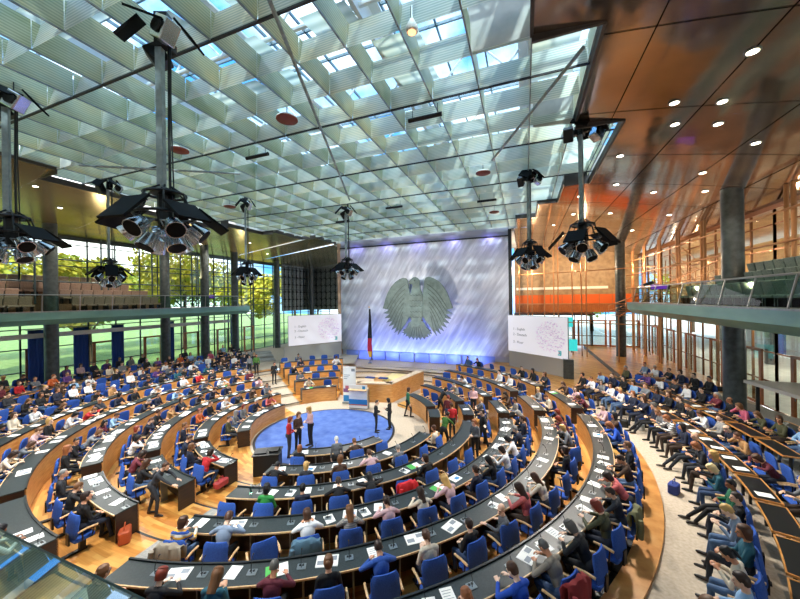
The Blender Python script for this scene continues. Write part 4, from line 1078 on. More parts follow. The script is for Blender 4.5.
# ------------------------------------------------------------------ hair
def hair_mesh(name, side=-.02, back=-.06, thick=.012, fringe=.072, flare=0., curl=0., start=1.0, extra=None, seed=1):
    rnd = random.Random(seed); n = 36; lev = 12; b = MB()
    ph = [rnd.random()*6.28 for _ in range(8)]
    def hem(phi):
        a = abs((phi+PI)%(2*PI)-PI)      # 0 = face
        a = math.degrees(a)
        if a < 48: return fringe
        if a < 82: return fringe+(side-fringe)*((a-48)/34)**1.3
        if a < 120: return side+(back-side)*(a-82)/38
        return back
    def rad(z, phi):
        q = (z-.032)/.092
        rr = math.sqrt(max(0,1-q*q)) if q > 0 else 1.
        if q <= 0:
            rr = math.sqrt(max(.0,1-min(.95,abs(q))**2*.35)) if z > -.07 else .84
            rr += flare*max(0,-(z))
        return rr
    rows = []
    for surf in (0,1):
        t = thick if surf == 0 else -.012
        lv = range(lev+1) if surf == 0 else range(lev,-1,-1)
        for i in lv:
            row = []
            for j in range(n):
                phi = 2*PI*j/n; hz = hem(phi); zt = .122+(thick if surf == 0 else -.012)
                zt = zt*start+hz*(1-start) if start < 1 else zt
                v = i/lev
                z = zt+(hz-zt)*(1-math.cos(v*PI/2) if start >= 1 else v)
                zz = min(z,.1235) if surf == 0 else z
                rr = rad(max(z-t*.9,-.4) if z > .1 else z, phi)
                if i == 0 and start >= 1: rr = .001
                c_ = 1+curl*math.sin(phi*7+ph[0]+z*60)*math.sin(z*90+ph[1]+phi*3)
                x = (.076*rr+t*min(1,rr*2))*math.sin(phi)*c_; y = (.097*rr+t*min(1,rr*2))*math.cos(phi)*c_-.010
                row.append((x,y,z))
            rows.append(row)
    vs = [p for r_ in rows for p in r_]; k = len(rows)
    fs = [(i*n+j,i*n+(j+1)%n,(i+1)*n+(j+1)%n,(i+1)*n+j) for i in range(k-1) for j in range(n)]
    if start < 1: fs += [((k-1)*n+j,(k-1)*n+(j+1)%n,(j+1)%n,j) for j in range(n)]
    b.raw(vs,fs)
    for c,r_ in (extra or []): b.ell(c,r_,nu=12,nv=8)
    return b.mesh(name,PM[4],True)
HAIR = {'short':hair_mesh('hair_short',-.005,-.055,.010),'crop':hair_mesh('hair_crop',.012,-.03,.007,.082),
 'bob':hair_mesh('hair_bob',-.10,-.11,.020,.068,.05),'long':hair_mesh('hair_long',-.17,-.27,.022,.07,.06),
 'longwave':hair_mesh('hair_wave',-.18,-.25,.027,.07,.10,.05,seed=3),'curly':hair_mesh('hair_curly',-.05,-.07,.022,.07,.05,.05,seed=5),
 'bun':hair_mesh('hair_bun',-.02,-.06,.012,.074,extra=[((0,-.125,.07),(.045,.04,.042))]),
 'tail':hair_mesh('hair_tail',-.02,-.06,.012,.074,extra=[((0,-.118,.05),(.026,.03,.03)),((0,-.135,-.03),(.03,.028,.09))]),
 'ring':hair_mesh('hair_ring',-.005,-.06,.009,.03,start=.42)}
HC = {'black':'121013','dark brown':'2b1a12','brown':'4a2d1b','light brown':'6f4a2c','blond':'c79f5e','pale blond':'dcc591','orange':'8f5632','red':'7d2f1d','grey':'8d8b88','dark grey':'55534f','white':'cfccc5'}
TC = {'black top':'111216','navy jacket':'1a2136','dark grey suit':'2c2f36','grey suit':'5b5f66','grey jumper':'787b80','white shirt':'dfdfe0','cream top':'d9cdb8','pale pink top':'d3aeb2','pink top':'c7607a','coral pink top':'c4605f',
 'red top':'b51f27','maroon jumper':'5a1a2b','olive jacket':'4a4a30','green dress':'2b8a3f','dark green dress':'1d6447','green jumper':'3f6f2d','light blue shirt':'8fb4d8','blue shirt':'2a55a8','royal blue jumper':'1d4fb8','teal top':'21596a','grey-blue shirt':'7f90a8',
 'brown jacket':'4a3426','tan jumper':'b58a5a','beige vest':'8f8577','orange top':'c9622f','dark red patterned top':'6b2733','denim shirt':'3f5878','striped jumper':'8a8f95','black and white striped top':'7d7d7d','colourful striped jumper':'3f5ea8','purple top':'5b3a78'}
_mc = {}
def cmat(name, h, rough=.8):
    if name not in _mc: _mc[name] = mat(name.replace(' ','_').replace('-','_'),h,rough)
    return _mc[name]
def stripes(name, c1, c2, freq=14., c3=None):
    m = mat(name,c1,.85); t = NT(m); tc = t.n('ShaderNodeTexCoord'); sp = t.n('ShaderNodeSeparateXYZ'); t.l(tc.outputs['Object'],sp.inputs[0])
    w = t.n('ShaderNodeMath'); w.operation = 'MULTIPLY'; w.inputs[1].default_value = freq; t.l(sp.outputs[2],w.inputs[0])
    f = t.n('ShaderNodeMath'); f.operation = 'FRACT'; t.l(w.outputs[0],f.inputs[0])
    r_ = t.ramp(f.outputs[0],[(0,c1),(.34,c1),(.36,c2),(.68,c2),(.70,c3 or c1)]); t.l(r_,t.b.inputs['Base Color']); return m
_mc['striped jumper'] = stripes('grey_striped_knit','9a978f','6f7078',22)
_mc['black and white striped top'] = stripes('black_white_stripes','e0e0de','17181a',16)
_mc['colourful striped jumper'] = stripes('colour_stripes','dcd7c8','2a4f9e',7,'d9a53a')
SKINS = [cmat(f'skin tone {i}',h,.5) for i,h in enumerate(('e3b79b','d8a384','c98e6c','edc6ac','8a5a3c','b57d58'))]
TROS = [cmat(f'trousers {i}',h,.85) for i,h in enumerate(('15161a','1c2233','2b2d33','33486b','4d6688','3a2b22','20242b'))]
SHOES = [cmat(f'shoes {i}',h,.45) for i,h in enumerate(('0f0f10','22160f','2c2520'))]
prng = random.Random(21)
def make_person(pk, top, hair, hcol, loc, rz, label, group=None, scale=1., trou=None, skin=None):
    me,hm,verb = POSES[pk]
    o = bpy.data.objects.new('person',me); COL.objects.link(o); o.location = loc; o.rotation_euler = (0,0,rz); o.scale = (scale,)*3
    tag(o,label,'person',group)
    ms = [skin or (SKINS[0] if hair == 'bald' else None) or prng.choice(SKINS[:4] if prng.random() < .88 else SKINS),cmat(top,TC[top]),trou or prng.choice(TROS),prng.choice(SHOES),None,None]
    for i,m in enumerate(ms):
        if m is not None: o.material_slots[i].link = 'OBJECT'; o.material_slots[i].material = m
    if hair != 'bald':
        hmesh = HAIR[hair]; h = bpy.data.objects.new('hair',hmesh); COL.objects.link(h); h.parent = o; h.matrix_local = hm
        h.material_slots[0].link = 'OBJECT'; h.material_slots[0].material = cmat(hcol+' hair',HC[hcol],.5)
    return o

# ================================================================== CHAIRS
def chair_proto():
    r = empty('swivel_armchair',(0,0,0))
    b = MB(); b.rbox((-.27,-.25,.36),(.27,.19,.445),.07); b.build('seat',M['blue'],r,True)
    Mx = Matrix.Translation((0,-.25,.50)) @ Matrix.Rotation(R(-9),4,'X')
    b = MB()
    # backrest: gently curved slab with rounded corners
    n = 10; P = []
    for sgn in (1,-1):
        for j in range(9):
            z = .56*j/8; e = .03 if j in (0,8) else 0
            for i in range(n+1):
                u = -1+2*i/n; w = .285-(.05 if j in (0,8) else .012 if j in (1,7) else 0)
                P.append(Mx @ Vector((u*w, .045*u*u + sgn*(.035-e*.6)*(1 if abs(u) < 1 else .3), z-.02)))
    m_ = n+1; fs = []
    for s_ in range(2):
        for j in range(8):
            for i in range(n):
                a = s_*9*m_+j*m_+i; q = (a,a+1,a+m_+1,a+m_); fs.append(q if s_ else q[::-1])
    o_ = 9*m_
    for j in range(8):
        for i in (0,n): a = j*m_+i; fs.append((a,a+m_,o_+a+m_,o_+a))
    for i in range(n):
        for j in (0,8): a = j*m_+i; fs.append((a,a+1,o_+a+1,o_+a))
    b.raw(P,fs); b.build('backrest',M['blue'],r,True)
    b = MB(); b.box((-.07,-.30,.30),(.07,-.26,.60)); b.build('back_bracket',M['black'],r)
    for sx in (-1,1):
        b = MB(); b.tube([(.335*sx,-.20,.66),(.345*sx,-.02,.685),(.335*sx,.20,.65)],.026,8); a = b.build('armrest',M['pale_wood'],r,True)
        b = MB(); b.tube([(.335*sx,-.12,.66),(.335*sx,-.10,.40),(.20*sx,-.06,.37)],.018,6); b.tube([(.335*sx,.12,.655),(.335*sx,.08,.42),(.2*sx,.04,.37)],.016,6); b.build('arm_bracket',M['black'],a)
    b = MB(); b.box((-.06,-.06,.05),(.06,.06,.37)); b.box((-.16,-.16,.33),(.16,.16,.365)); b.build('column',M['black'],r)
    b = MB(); b.box((-.05,-.40,.003),(.05,.09,.055)); b.build('base',M['black'],r)
    return r
CH = chair_proto(); CHK = kids_of(CH); ch_used = [False]
def put_chair(loc, rz, label, group):
    o = CH if not ch_used[0] else copy_tree(CH,CHK); ch_used[0] = True
    o.location = loc; o.rotation_euler = (0,0,rz); tag(o,label,'chair',group); return o

# ================================================================== DESKS AND SEATS
def shiftmb(b, o): b.v = [(x-o[0],y-o[1],z-o[2]) for x,y,z in b.v]; return b
RN = ('first','second','third','fourth','fifth','sixth')
BLK = {  # name: (per-ring start, end) in degrees counter-clockwise
 'flag-side block': {0:(165,226),1:(156,231),2:(155.5,238),3:(155,241),4:(155,247.5),5:(155,249)},
 'corner block': {1:(237,266),2:(243.5,267),3:(247,267.5),4:(250.5,267.8),5:(252,267.8)},
 'centre block': {0:(284,338),1:(282.5,353),2:(281,367),3:(280.8,368),4:(280.6,368.5),5:(280.6,369)},
 'narrow block': {1:(374,386),2:(373.5,386),3:(373.2,385.5),4:(373,386),5:(373,386.5)},
 'far ledge-side block': {1:(391,418),2:(391,423),3:(390.5,426),4:(391,427),5:(391.5,427.5)},
 'far flag-side block': {1:(117,141),2:(117,141.5),3:(117,142),4:(117,142),5:(117,142)},
}
seats = []
def desk(k, a0, a1, blk):
    r0 = ring_r(k); z = ring_z(k); zb = ring_z(k-1) if k else 0.
    am = R((a0+a1)/2); o = (CX+(r0+.3)*math.cos(am),CY+(r0+.3)*math.sin(am),z)
    rt = empty('curved_desk',o); tag(rt,f'curved dark-topped desk with birch front, {RN[k]} ring of the {blk}','desk')
    T = .785
    b = MB(); b.arc(r0,r0+.56,z+T-.03,z+T,a0,a1,step=1.2); shiftmb(b,o).build('desktop',M['linoleum'],rt)
    b = MB(); b.arc(r0-.025,r0+.02,z+T-.02,z+T+.035,a0,a1,step=1.2); shiftmb(b,o).build('front_rim',M['rim'],rt)
    b = MB(); b.arc(r0-.015,r0+.02,zb+.02,z+T-.02,a0,a1,step=1.2); shiftmb(b,o).build('front_panel',M['birch'],rt)
    b = MB(); b.arc(r0+.56,r0+.585,z+T-.035,z+T+.002,a0,a1,step=1.2); shiftmb(b,o).build('edge_strip',M['pale_wood'],rt)
    b = MB(); b.arc(r0+.06,r0+.09,z+.0,z+T-.04,a0+.1,a1-.1,step=2); shiftmb(b,o).build('inner_panel',M['dark_wood'],rt)
    for a,s_ in ((a0,1),(a1,-1)):
        da = math.degrees(.045/r0)*s_; p,q = sorted((a,a+da))
        b = MB(); b.arc(r0+.0,r0+.54,z+.01,z+T-.031,p,q,step=5); shiftmb(b,o).build('end_panel',M['dark_wood'],rt)
    rs = r0+1.02; n = max(1,int(R(a1-a0)*rs/1.0)); da = (a1-a0)/n
    for i in range(1,n):
        a = a0+da*i; w_ = math.degrees(.012/r0)
        b = MB(); b.arc(r0+.35,r0+.55,z+.01,z+T-.035,a-w_,a+w_,step=5); shiftmb(b,o).build('leg',M['steel'],rt)
    for i in range(n): seats.append(dict(blk=blk,k=k,a=a0+da*(i+.5),r=rs,z=z,desk=True,row=f'{RN[k]} ring'))
for blk,d in BLK.items():
    for k,(a0,a1) in d.items(): desk(k,a0,a1,blk)
# outer rows
OUT = {'ledge-side outer rows': [(15.35,.92,-44,32,False),(17.0,.92,-40,33,True),(18.72,1.1,-28,33,True),(20.2,1.28,3,33,True)],
       'flag-side outer rows': [(15.2,.92,147,212,False),(16.9,.92,148,208,True),(18.72,1.1,149,204,True),(20.25,1.28,150,200,True)]}
TABLES = []
def outer_desk(r0,z,a0,a1,i,blk):
    o = (CX+r0*math.cos(R((a0+a1)/2)),CY+r0*math.sin(R((a0+a1)/2)),z); rt = empty('row_table',o)
    tag(rt,f'narrow black table with wooden rim, table {ORD[i[1]]} before the {ORD[i[0]]} row, {blk}','table')
    b = MB(); b.arc(r0,r0+.5,z+.70,z+.73,a0,a1,step=1.5); shiftmb(b,o).build('tabletop',M['rim'],rt)
    b = MB(); w_ = math.degrees(.03/r0)
    b.arc(r0-.03,r0,z+.69,z+.74,a0-w_,a1+w_,step=1.5); b.arc(r0+.5,r0+.53,z+.69,z+.74,a0-w_,a1+w_,step=1.5); b.arc(r0,r0+.5,z+.69,z+.74,a0-w_,a0,step=3); b.arc(r0,r0+.5,z+.69,z+.74,a1,a1+w_,step=3)
    shiftmb(b,o).build('rim',M['birch'],rt)
    for a in (a0+.5,a1-.5):
        b = MB(); b.arc(r0+.22,r0+.28,z+.005,z+.69,a-w_,a+w_,step=5); shiftmb(b,o).build('leg',M['black_metal'],rt)
for blk,rows in OUT.items():
    for ri,(r_,z,a0,a1,tb) in enumerate(rows):
        n = int(R(a1-a0)*r_/.80); da = (a1-a0)/n
        for i in range(n): seats.append(dict(blk=blk,k=6+ri,a=a0+da*(i+.5),r=r_,z=z,desk=False,row=f'{ORD[ri+1]} row'))
        if tb:
            m_ = n//2
            for j in range(m_):
                q_ = R(a0+2*da*(j+.5)); X_,Y_ = CX+(r_-.7)*math.cos(q_),CY+(r_-.7)*math.sin(q_)
                if any(math.hypot(X_-x,Y_-y) < 1.5 for x,y in ((10.6,18.6),(-28.8,22.6),(-29.6,12.0),(-29.6,19.4),(-29.6,26.8),(9.5,20.7),(9.3,13.3))) or X_ > XR-.8: continue
                TABLES.append((X_,Y_)); outer_desk(r_-1.10,z,a0+2*da*j+.35,a0+2*da*(j+1)-.35,(ri+1,j+1),blk)

# ------------------------------------------------------------------ who sits where
f_px = 326.; yaw = -math.atan(125/f_px); roll = -math.atan2(14,977)
_f = Vector((math.sin(yaw),math.cos(yaw),0)); _r = Vector((math.cos(yaw),-math.sin(yaw),0)); _u = Vector((0,0,1))
_r2 = _r*math.cos(roll)+_u*math.sin(roll); _u2 = -_r*math.sin(roll)+_u*math.cos(roll)
def px(p):
    d = Vector(p)-Vector((0,0,7.)); w_ = d.dot(_f)
    return (400+f_px*d.dot(_r2)/w_, 299.5-f_px*d.dot(_u2)/w_, w_) if w_ > .2 else (9e3,9e3,0)
for s in seats:
    a = R(s['a']); c,sn = math.cos(a),math.sin(a); s['p'] = (CX+s['r']*c,CY+s['r']*sn,s['z'])
    rh = s['r']-.16; s['hp'] = px((CX+rh*c,CY+rh*sn,s['z']+1.30)); s['cp'] = px((s['p'][0],s['p'][1],s['z']+.85)); s['rz'] = a+PI/2
vis = [s for s in seats if -14 < s['hp'][0] < 815 and 200 < s['hp'][1] < 625]
# blocked by columns
COLS = ((-28.8,22.6),(-29.6,12.0),(-29.6,19.4),(-29.6,26.8),(9.5,20.7),(9.3,13.3),(10.6,18.2),(10.6,19.6))
vis = [s for s in vis if all((s['p'][0]-x)**2+(s['p'][1]-y)**2 > (1.0 if x < 10.5 else 1.6)**2 for x,y in COLS) and s['p'][0] < XR-.6 and s['p'][0] > XL+.7]
# ------------------------------------------------------------------ people on their feet
def stander(x,y,z,top,hair,hcol,pk,rz,label,trou=None,scale=1.):
    q = (x,y,z); make_person(pk,top,hair,hcol,q,R(rz),label,None,scale,trou)
def floor_at(ux,uy,z):
    """plan point under a photo point on the level z"""
    d = _f+_r2*((ux-400)/f_px)-_u2*((uy-299.5)/f_px); t = (z-7.)/d.z; return (d.x*t,d.y*t)
def tier_z(r): return .93 if r > 13.9 else .008 if r < 5.45 else ring_z(min(5,int((r-3.75)/1.7)))+.008
blackT,blueT = TROS[0],TROS[3]
STAND = (
 (311,446,.02,'pale pink top','longwave','blond','stand',150,'blond person in a pale pink jacket standing on the round blue carpet',blackT,1.10),
 (298,452,.02,'brown jacket','bob','light brown','stand',-100,'person in a brown jacket standing in the middle of three on the blue carpet',blackT,1.08),
 (289,457,.02,'red top','bob','red','stand',-60,'red-haired person in a red top standing at the edge of the blue carpet',TROS[2],1.04),
 (376,432,.02,'black top','crop','brown','stand',-70,'short-haired person in a black suit standing on the blue carpet facing another',blackT,.98),
 (390,429,.02,'black top','bob','black','stand',95,'black-haired person in a dark suit standing right of the carpet, facing another',blackT,.96),
 ('p',4.82,46,'dark green dress','bob','brown','standpoint',-60,'person in a dark green dress standing with one arm out beside the podium',TROS[0],1.0),
 ('p',6.46,36,'black top','bob','black','standlean',-60,'person in black leaning over the desk right of the podium',blackT,1.0),
 ('p',4.78,-51.7,'grey suit','crop','white','standside',35,'white-haired person in a grey jacket standing before the front desks',TROS[0],.95),
 ('p',8.14,263,'dark grey suit','crop','brown','standlean',-60,'person in a dark grey suit standing and leaning on a corner-block desk',TROS[2],1.0),
 ('p',6.45,19.5,'dark red patterned top','short','red','standside',-10,'person in dark red standing among the right-hand desks',blueT,1.0),
 ('p',6.62,8,'red top','short','brown','standside',30,'person in bright red standing in the group right of the front desks',blackT,1.0),
 ('p',6.45,-3.5,'green jumper','short','dark brown','standlean',-20,'person in a green jumper bent forward in the standing group',blackT,1.0),
 ('p',8.1,-9.5,'grey suit','curly','orange','stand',150,'orange-haired person in grey standing with joined hands in the group',blackT,1.0),
 ('p',8.2,-2,'black top','curly','dark brown','standpoint',120,'person in black with one arm out at the edge of the standing group',blackT,1.05),
 ('p',8.1,27.6,'pale pink top','short','brown','stand',170,'person in pale pink standing behind the standing group',TROS[2],1.0),
 ('p',12.6,150.5,'green jumper','short','brown','standside',-140,'person in a bright green top standing at the far end of the flag-side rows',blackT,1.0),
 ('p',13.05,152.3,'grey jumper','bob','black','standside',-160,'person in light grey standing next to the one in bright green',blackT,.95),
 ('p',9.9,147.4,'black top','short','black','standside',-120,'person in black standing beyond the flag-side stair',blackT,1.0),
)
STPOS = []
for q in STAND:
    if q[0] == 'p': r_,a_ = q[1],R(q[2]); STPOS.append((CX+r_*math.cos(a_),CY+r_*math.sin(a_),tier_z(r_)))
    else: x,y = floor_at(q[0],q[1],q[2]); STPOS.append((x,y,q[2]))
vis = [s for s in vis if all((s['p'][0]-x)**2+(s['p'][1]-y)**2 > .66**2 for x,y,z in STPOS)]
# rows named from left to right as the photo shows them
rows = {}
for s in vis: rows.setdefault((s['blk'],s['k']),[]).append(s)
for r_ in rows.values():
    r_.sort(key=lambda s: s['hp'][0])
    for i,s in enumerate(r_): s['i'] = i+1; s['n'] = len(r_)
# people as the photograph shows them: head x, head y, pose, top, hair, hair colour
SEEN = [
(210,512,'write','grey-blue shirt','short','brown'),(180,516,'lookright','colourful striped jumper','bob','brown'),(298,520,'read','white shirt','bob','brown'),(340,508,'read','striped jumper','longwave','light brown'),(372,501,'read','pale pink top','tail','dark brown'),
(277,560,'read','maroon jumper','crop','dark grey'),(331,556,'listen','black top','bun','light brown'),(381,560,'write','blue shirt','short','dark brown'),(225,588,'phone','teal top','longwave','light brown'),(92,567,'listen','black top','tail','light brown'),(125,575,'write','black top','long','dark brown'),(174,580,'read','black top','curly','red'),
(279,480,'listen','green dress','bob','black'),(307,480,'listen','navy jacket','short','black'),(341,478,'write','black top','tail','dark brown'),(284,459,'write','black top','short','black'),(316,459,'listen','dark grey suit','bob','blond'),(331,458,'lookright','brown jacket','bob','light brown'),(369,474,'bend','black top','long','black'),
(312,441,'listen','black top','bob','orange'),(372,449,'read','pale pink top','tail','brown'),(392,446,'listen','grey jumper','crop','grey'),
(414,496,'read','cream top','long','dark brown'),(441,492,'write','pale pink top','longwave','blond'),(464,472,'listen','navy jacket','bun','dark brown'),(484,465,'read','black top','long','black'),(492,455,'read','white shirt','bob','dark brown'),(527,478,'read','coral pink top','long','dark brown'),(550,469,'write','cream top','long','brown'),
(449,515,'listen','black top','short','dark brown'),(432,537,'phone','cream top','tail','brown'),(494,504,'turned','grey suit','bald','grey'),(526,553,'read','royal blue jumper','short','brown'),(560,535,'write','beige vest','crop','dark grey'),(576,525,'write','black top','bob','dark grey'),(596,503,'read','olive jacket','bob','red'),
(626,447,'listen','dark grey suit','short','light brown'),(612,430,'write','royal blue jumper','bob','orange'),(613,489,'read','dark grey suit','short','dark brown'),(620,459,'read','brown jacket','short','dark brown'),(624,480,'bend','coral pink top','bob','dark brown'),(612,470,'write','black top','short','brown'),
(722,426,'write','navy jacket','ring','dark grey'),(747,436,'chin','tan jumper','short','brown'),(756,458,'bend','maroon jumper','bob','brown'),(714,453,'cross','black top','longwave','blond'),(727,465,'phone','teal top','bob','pale blond'),(735,400,'listen','black top','ring','brown'),(750,408,'chin','pink top','bob','light brown'),(760,416,'read','olive jacket','long','light brown'),(772,417,'lookleft','olive jacket','bob','brown'),(795,426,'arms','light blue shirt','bald','grey'),(772,401,'listen','grey suit','short','grey'),(790,404,'read','light blue shirt','short','dark grey'),
(701,408,'read','white shirt','bob','brown'),(684,383,'listen','white shirt','bob','light brown'),(674,379,'arms','dark grey suit','short','brown'),(675,397,'listen','black top','short','brown'),(650,383,'arms','grey jumper','short','light brown'),(637,383,'listen','light blue shirt','bob','brown'),(657,408,'phone','grey jumper','short','light brown'),(675,416,'read','black and white striped top','bob','orange'),(691,428,'stretch','black top','bald','brown'),(695,437,'phone','dark grey suit','bob','orange'),
(736,477,'stretch','dark green dress','short','black'),(740,490,'cross','black top','short','dark brown'),(746,506,'phone','grey-blue shirt','short','blond'),(752,529,'cross','teal top','bob','brown'),(748,546,'phone','cream top','tail','black'),(738,586,'stretch','light blue shirt','short','dark brown'),
(85,412,'bend','red top','short','light brown'),(36,433,'read','pale pink top','short','light brown'),(47,427,'listen','black top','bob','blond'),(62,418,'write','white shirt','bob','black'),(70,453,'listen','black top','longwave','orange'),(77,475,'listen','dark grey suit','crop','grey'),(94,488,'listen','black top','short','dark brown'),(106,491,'write','navy jacket','short','black'),(88,436,'bend','grey jumper','bob','light brown'),(80,439,'lookright','black top','short','dark brown'),(110,416,'read','light blue shirt','short','brown'),(101,423,'chin','maroon jumper','long','black'),(138,434,'chin','white shirt','bob','black'),(138,444,'write','dark red patterned top','bob','dark brown'),(148,463,'read','black top','long','brown'),(146,425,'chin','navy jacket','short','brown'),(3,452,'write','cream top','bob','dark brown'),(28,512,'bend','olive jacket','longwave','blond'),(23,418,'listen','cream top','bob','brown'),
(202,408,'lookright','orange top','bob','red'),(205,448,'chin','red top','bob','dark brown'),(218,453,'write','white shirt','tail','black'),(242,434,'lookright','black top','short','dark brown'),(250,441,'write','dark grey suit','short','dark brown'),(248,405,'listen','grey jumper','bob','red'),(258,403,'lookleft','navy jacket','crop','white'),(222,397,'read','white shirt','crop','white'),(217,404,'listen','black top','short','brown'),(185,425,'listen','navy jacket','short','light brown'),(185,433,'read','navy jacket','short','brown'),(165,406,'chin','tan jumper','short','brown'),(162,393,'listen','navy jacket','short','black'),(175,388,'write','light blue shirt','short','brown'),(231,422,'listen','olive jacket','crop','brown'),
(213,349,'listen','pink top','bob','dark brown'),(183,358,'listen','orange top','long','brown'),(495,372,'listen','white shirt','short','black'),(503,373,'listen','white shirt','bob','black'),(513,375,'listen','navy jacket','short','dark brown'),(521,378,'lookleft','black top','short','brown'),(533,380,'listen','black top','long','black'),
(560,383,'read','brown jacket','bob','brown'),(568,388,'lookleft','pale pink top','long','brown'),(579,397,'bend','maroon jumper','bob','brown'),(553,410,'chin','black top','bob','red'),(560,417,'write','maroon jumper','bob','red'),(565,428,'chin','grey jumper','bob','blond'),(508,430,'write','white shirt','bob','black'),(513,448,'lookleft','teal top','short','brown'),(524,443,'listen','dark grey suit','long','brown'),(508,397,'read','brown jacket','long','dark brown'),
]
EMPTY = [(98,530),(238,552),(256,556),(335,590),(353,592),(396,592),(336,543),(236,508),(271,507),(306,505),(388,528),(415,525),(438,505),(451,498),(467,508),(470,555),(550,480),(520,528),(576,585),(520,520),(766,478),(785,490),(770,463),(212,470),(155,500),(125,420),(240,390),(200,420),(330,455),(312,468),(398,455),(455,452),(240,470),(545,500)]
used = set()
def nearest(x,y,key,maxd,pool):
    best,bd = None,maxd
    for s in pool:
        if id(s) in used: continue
        d = math.hypot(s[key][0]-x,(s[key][1]-y)*1.2)
        if d < bd: best,bd = s,d
    return best
for q in SEEN:
    depth_tol = 26 if q[1] > 470 else 18 if q[1] > 420 else 12
    s = nearest(q[0],q[1],'hp',depth_tol,vis)
    if s: used.add(id(s)); s['who'] = q[2:]
for x,y in EMPTY:
    s = nearest(x,y,'cp',22,vis)
    if s: used.add(id(s)); s['who'] = 'empty'
PROB = {'flag-side block':.88,'corner block':.9,'centre block':.52,'narrow block':.85,'far ledge-side block':.10,'far flag-side block':.34,'ledge-side outer rows':.93,'flag-side outer rows':.86}
rg = random.Random(11)
tops_w = ['black top']*14+['navy jacket']*8+['dark grey suit']*7+['grey suit']*2+['grey jumper']*3+['white shirt']*5+['cream top']*2+['pale pink top']*2+['red top','maroon jumper','olive jacket','teal top','light blue shirt','light blue shirt','grey-blue shirt','brown jacket','brown jacket','tan jumper','orange top','dark red patterned top','denim shirt','striped jumper','purple top','coral pink top']
hairs_w = ['short']*8+['crop']*3+['bob']*5+['long']*4+['longwave']*2+['curly','bun','tail','tail','ring']
hc_w = ['black']*4+['dark brown']*7+['brown']*7+['light brown']*4+['blond']*3+['grey']*2+['dark grey','orange','red','white']
pose_desk = ['write','read','read','listen','listen','lookleft','lookright','chin','phone','bend','arms']
pose_out = ['listen','phone','cross','cross','arms','stretch','lookleft','lookright','read','listen']
CAP = 298; npeople = 0
# nearest first so that the cap, if ever reached, drops the farthest
vis.sort(key=lambda s: s['hp'][2])
for s in vis:
    w_ = s.get('who')
    if w_ is None:
        ok = rg.random() < PROB[s['blk']]
        if s['blk'] == 'centre block' and s['k'] == 0 and s['a'] < 300: ok = rg.random() < .8
        w_ = (rg.choice(pose_desk if s['desk'] else pose_out),rg.choice(tops_w),rg.choice(hairs_w),rg.choice(hc_w)) if ok else 'empty'
    place = f"{ORD[s['i']]} from left, {s['row']}, {s['blk']}"
    if w_ != 'empty' and npeople >= CAP: w_ = 'empty'
    s['who'] = w_
    rz = s['rz']+R(rg.uniform(-7,7)) + (R(rg.choice((-35,28,15,-20))) if w_ == 'empty' and s['k'] < 6 and rg.random() < .45 else 0)
    occ = w_ != 'empty'
    if s['k'] >= 8 and not occ and s['blk'] == 'flag-side outer rows' and rg.random() < .5: continue
    put_chair(s['p'],rz,(f"blue armchair under a seated person, {place}" if occ else f"empty blue armchair, {place}"),f"blue armchairs of the {s['blk']}")
    if occ:
        npeople += 1; pk,tp_,hr,hcl = w_
        if s['desk'] is False and pk == 'write': pk = 'phone'
        a = R(s['a']); off = .02
        hw = 'bald' if hr == 'bald' else f'{hcl}-haired'.replace(' ','-')
        make_person(pk,tp_,hr,hcl,(s['p'][0]-off*math.cos(a),s['p'][1]-off*math.sin(a),s['z']+.002),rz,f"{hw} person in {tp_}, {place}",f"audience of the {s['blk']}",rg.uniform(.99,1.07))


for q,(x,y,z) in zip(STAND,STPOS): stander(x,y,z,q[3],q[4],q[5],q[6],q[7],q[8],q[9],q[10])
# ================================================================== THINGS ON THE DESKS
def mic_proto():
    r = empty('desk_microphone',(0,0,0))
    b = MB(); b.rbox((-.09,-.08,0),(.09,.08,.014),.015); b.build('base_plate',M['steel'],r)
    b = MB(); b.box((-.05,-.05,.014),(-.01,-.01,.026)); b.box((.01,-.05,.014),(.05,-.01,.026)); b.build('button',M['black'],r)
    b = MB(); b.tube([(0,.03,.012),(0,.03,.16),(0,-.02,.27),(0,-.07,.31)],.007,6); b.build('gooseneck',M['black'],r,True)
    b = MB(); b.ell((0,-.08,.315),(.014,.03,.014)); b.build('capsule',M['black'],r,True)
    return r
MIC = mic_proto(); MK = kids_of(MIC); mu = False
def paper_mesh(name,w,h,t,kind):
    b = MB(); b.box((-w/2,-h/2,0),(w/2,h/2,t),0); 
    if kind == 'print':
        for i in range(5): b.box((-w*.38,h*.3-.055*i-.006,t),(w*(.36-.1*(i%3)),h*.3-.055*i+.006,t+.0008),1)
    if kind == 'booklet':
        b.box((-w/2+.005,-h/2+.01,t),(-.01,h/2-.01,t+.006),0); b.box((.01,-h/2+.01,t),(w/2-.005,h/2-.01,t+.006),0)
        b.box((-w*.44,-h*.32,t+.006),(-w*.08,h*.02,t+.007),1); b.box((w*.08,h*.0,t+.006),(w*.42,h*.36,t+.007),1)
    if kind == 'green': b.box((-w/2,-h/2,t),(0,h/2,t+.002),2)
    if kind == 'blue': b.box((-w*.1,-h*.3,t),(w*.35,h*.1,t+.002),3)
    return b.mesh(name,[M['paper'],M['print_grey'],M['print_green'],M['print_blue']])
PP = {'paper_sheet':paper_mesh('paper_sheet',.24,.33,.004,'print'),'blank_sheet':paper_mesh('blank_sheet',.24,.33,.004,'none'),'open_booklet':paper_mesh('open_booklet',.46,.32,.004,'booklet'),'green_brochure':paper_mesh('green_brochure',.44,.32,.005,'green'),'blue_brochure':paper_mesh('blue_brochure',.36,.31,.005,'blue')}
PD = {'paper_sheet':'printed white sheet','blank_sheet':'blank white sheet','open_booklet':'open white booklet with grey pictures','green_brochure':'brochure with a green half','blue_brochure':'white brochure with a blue patch'}
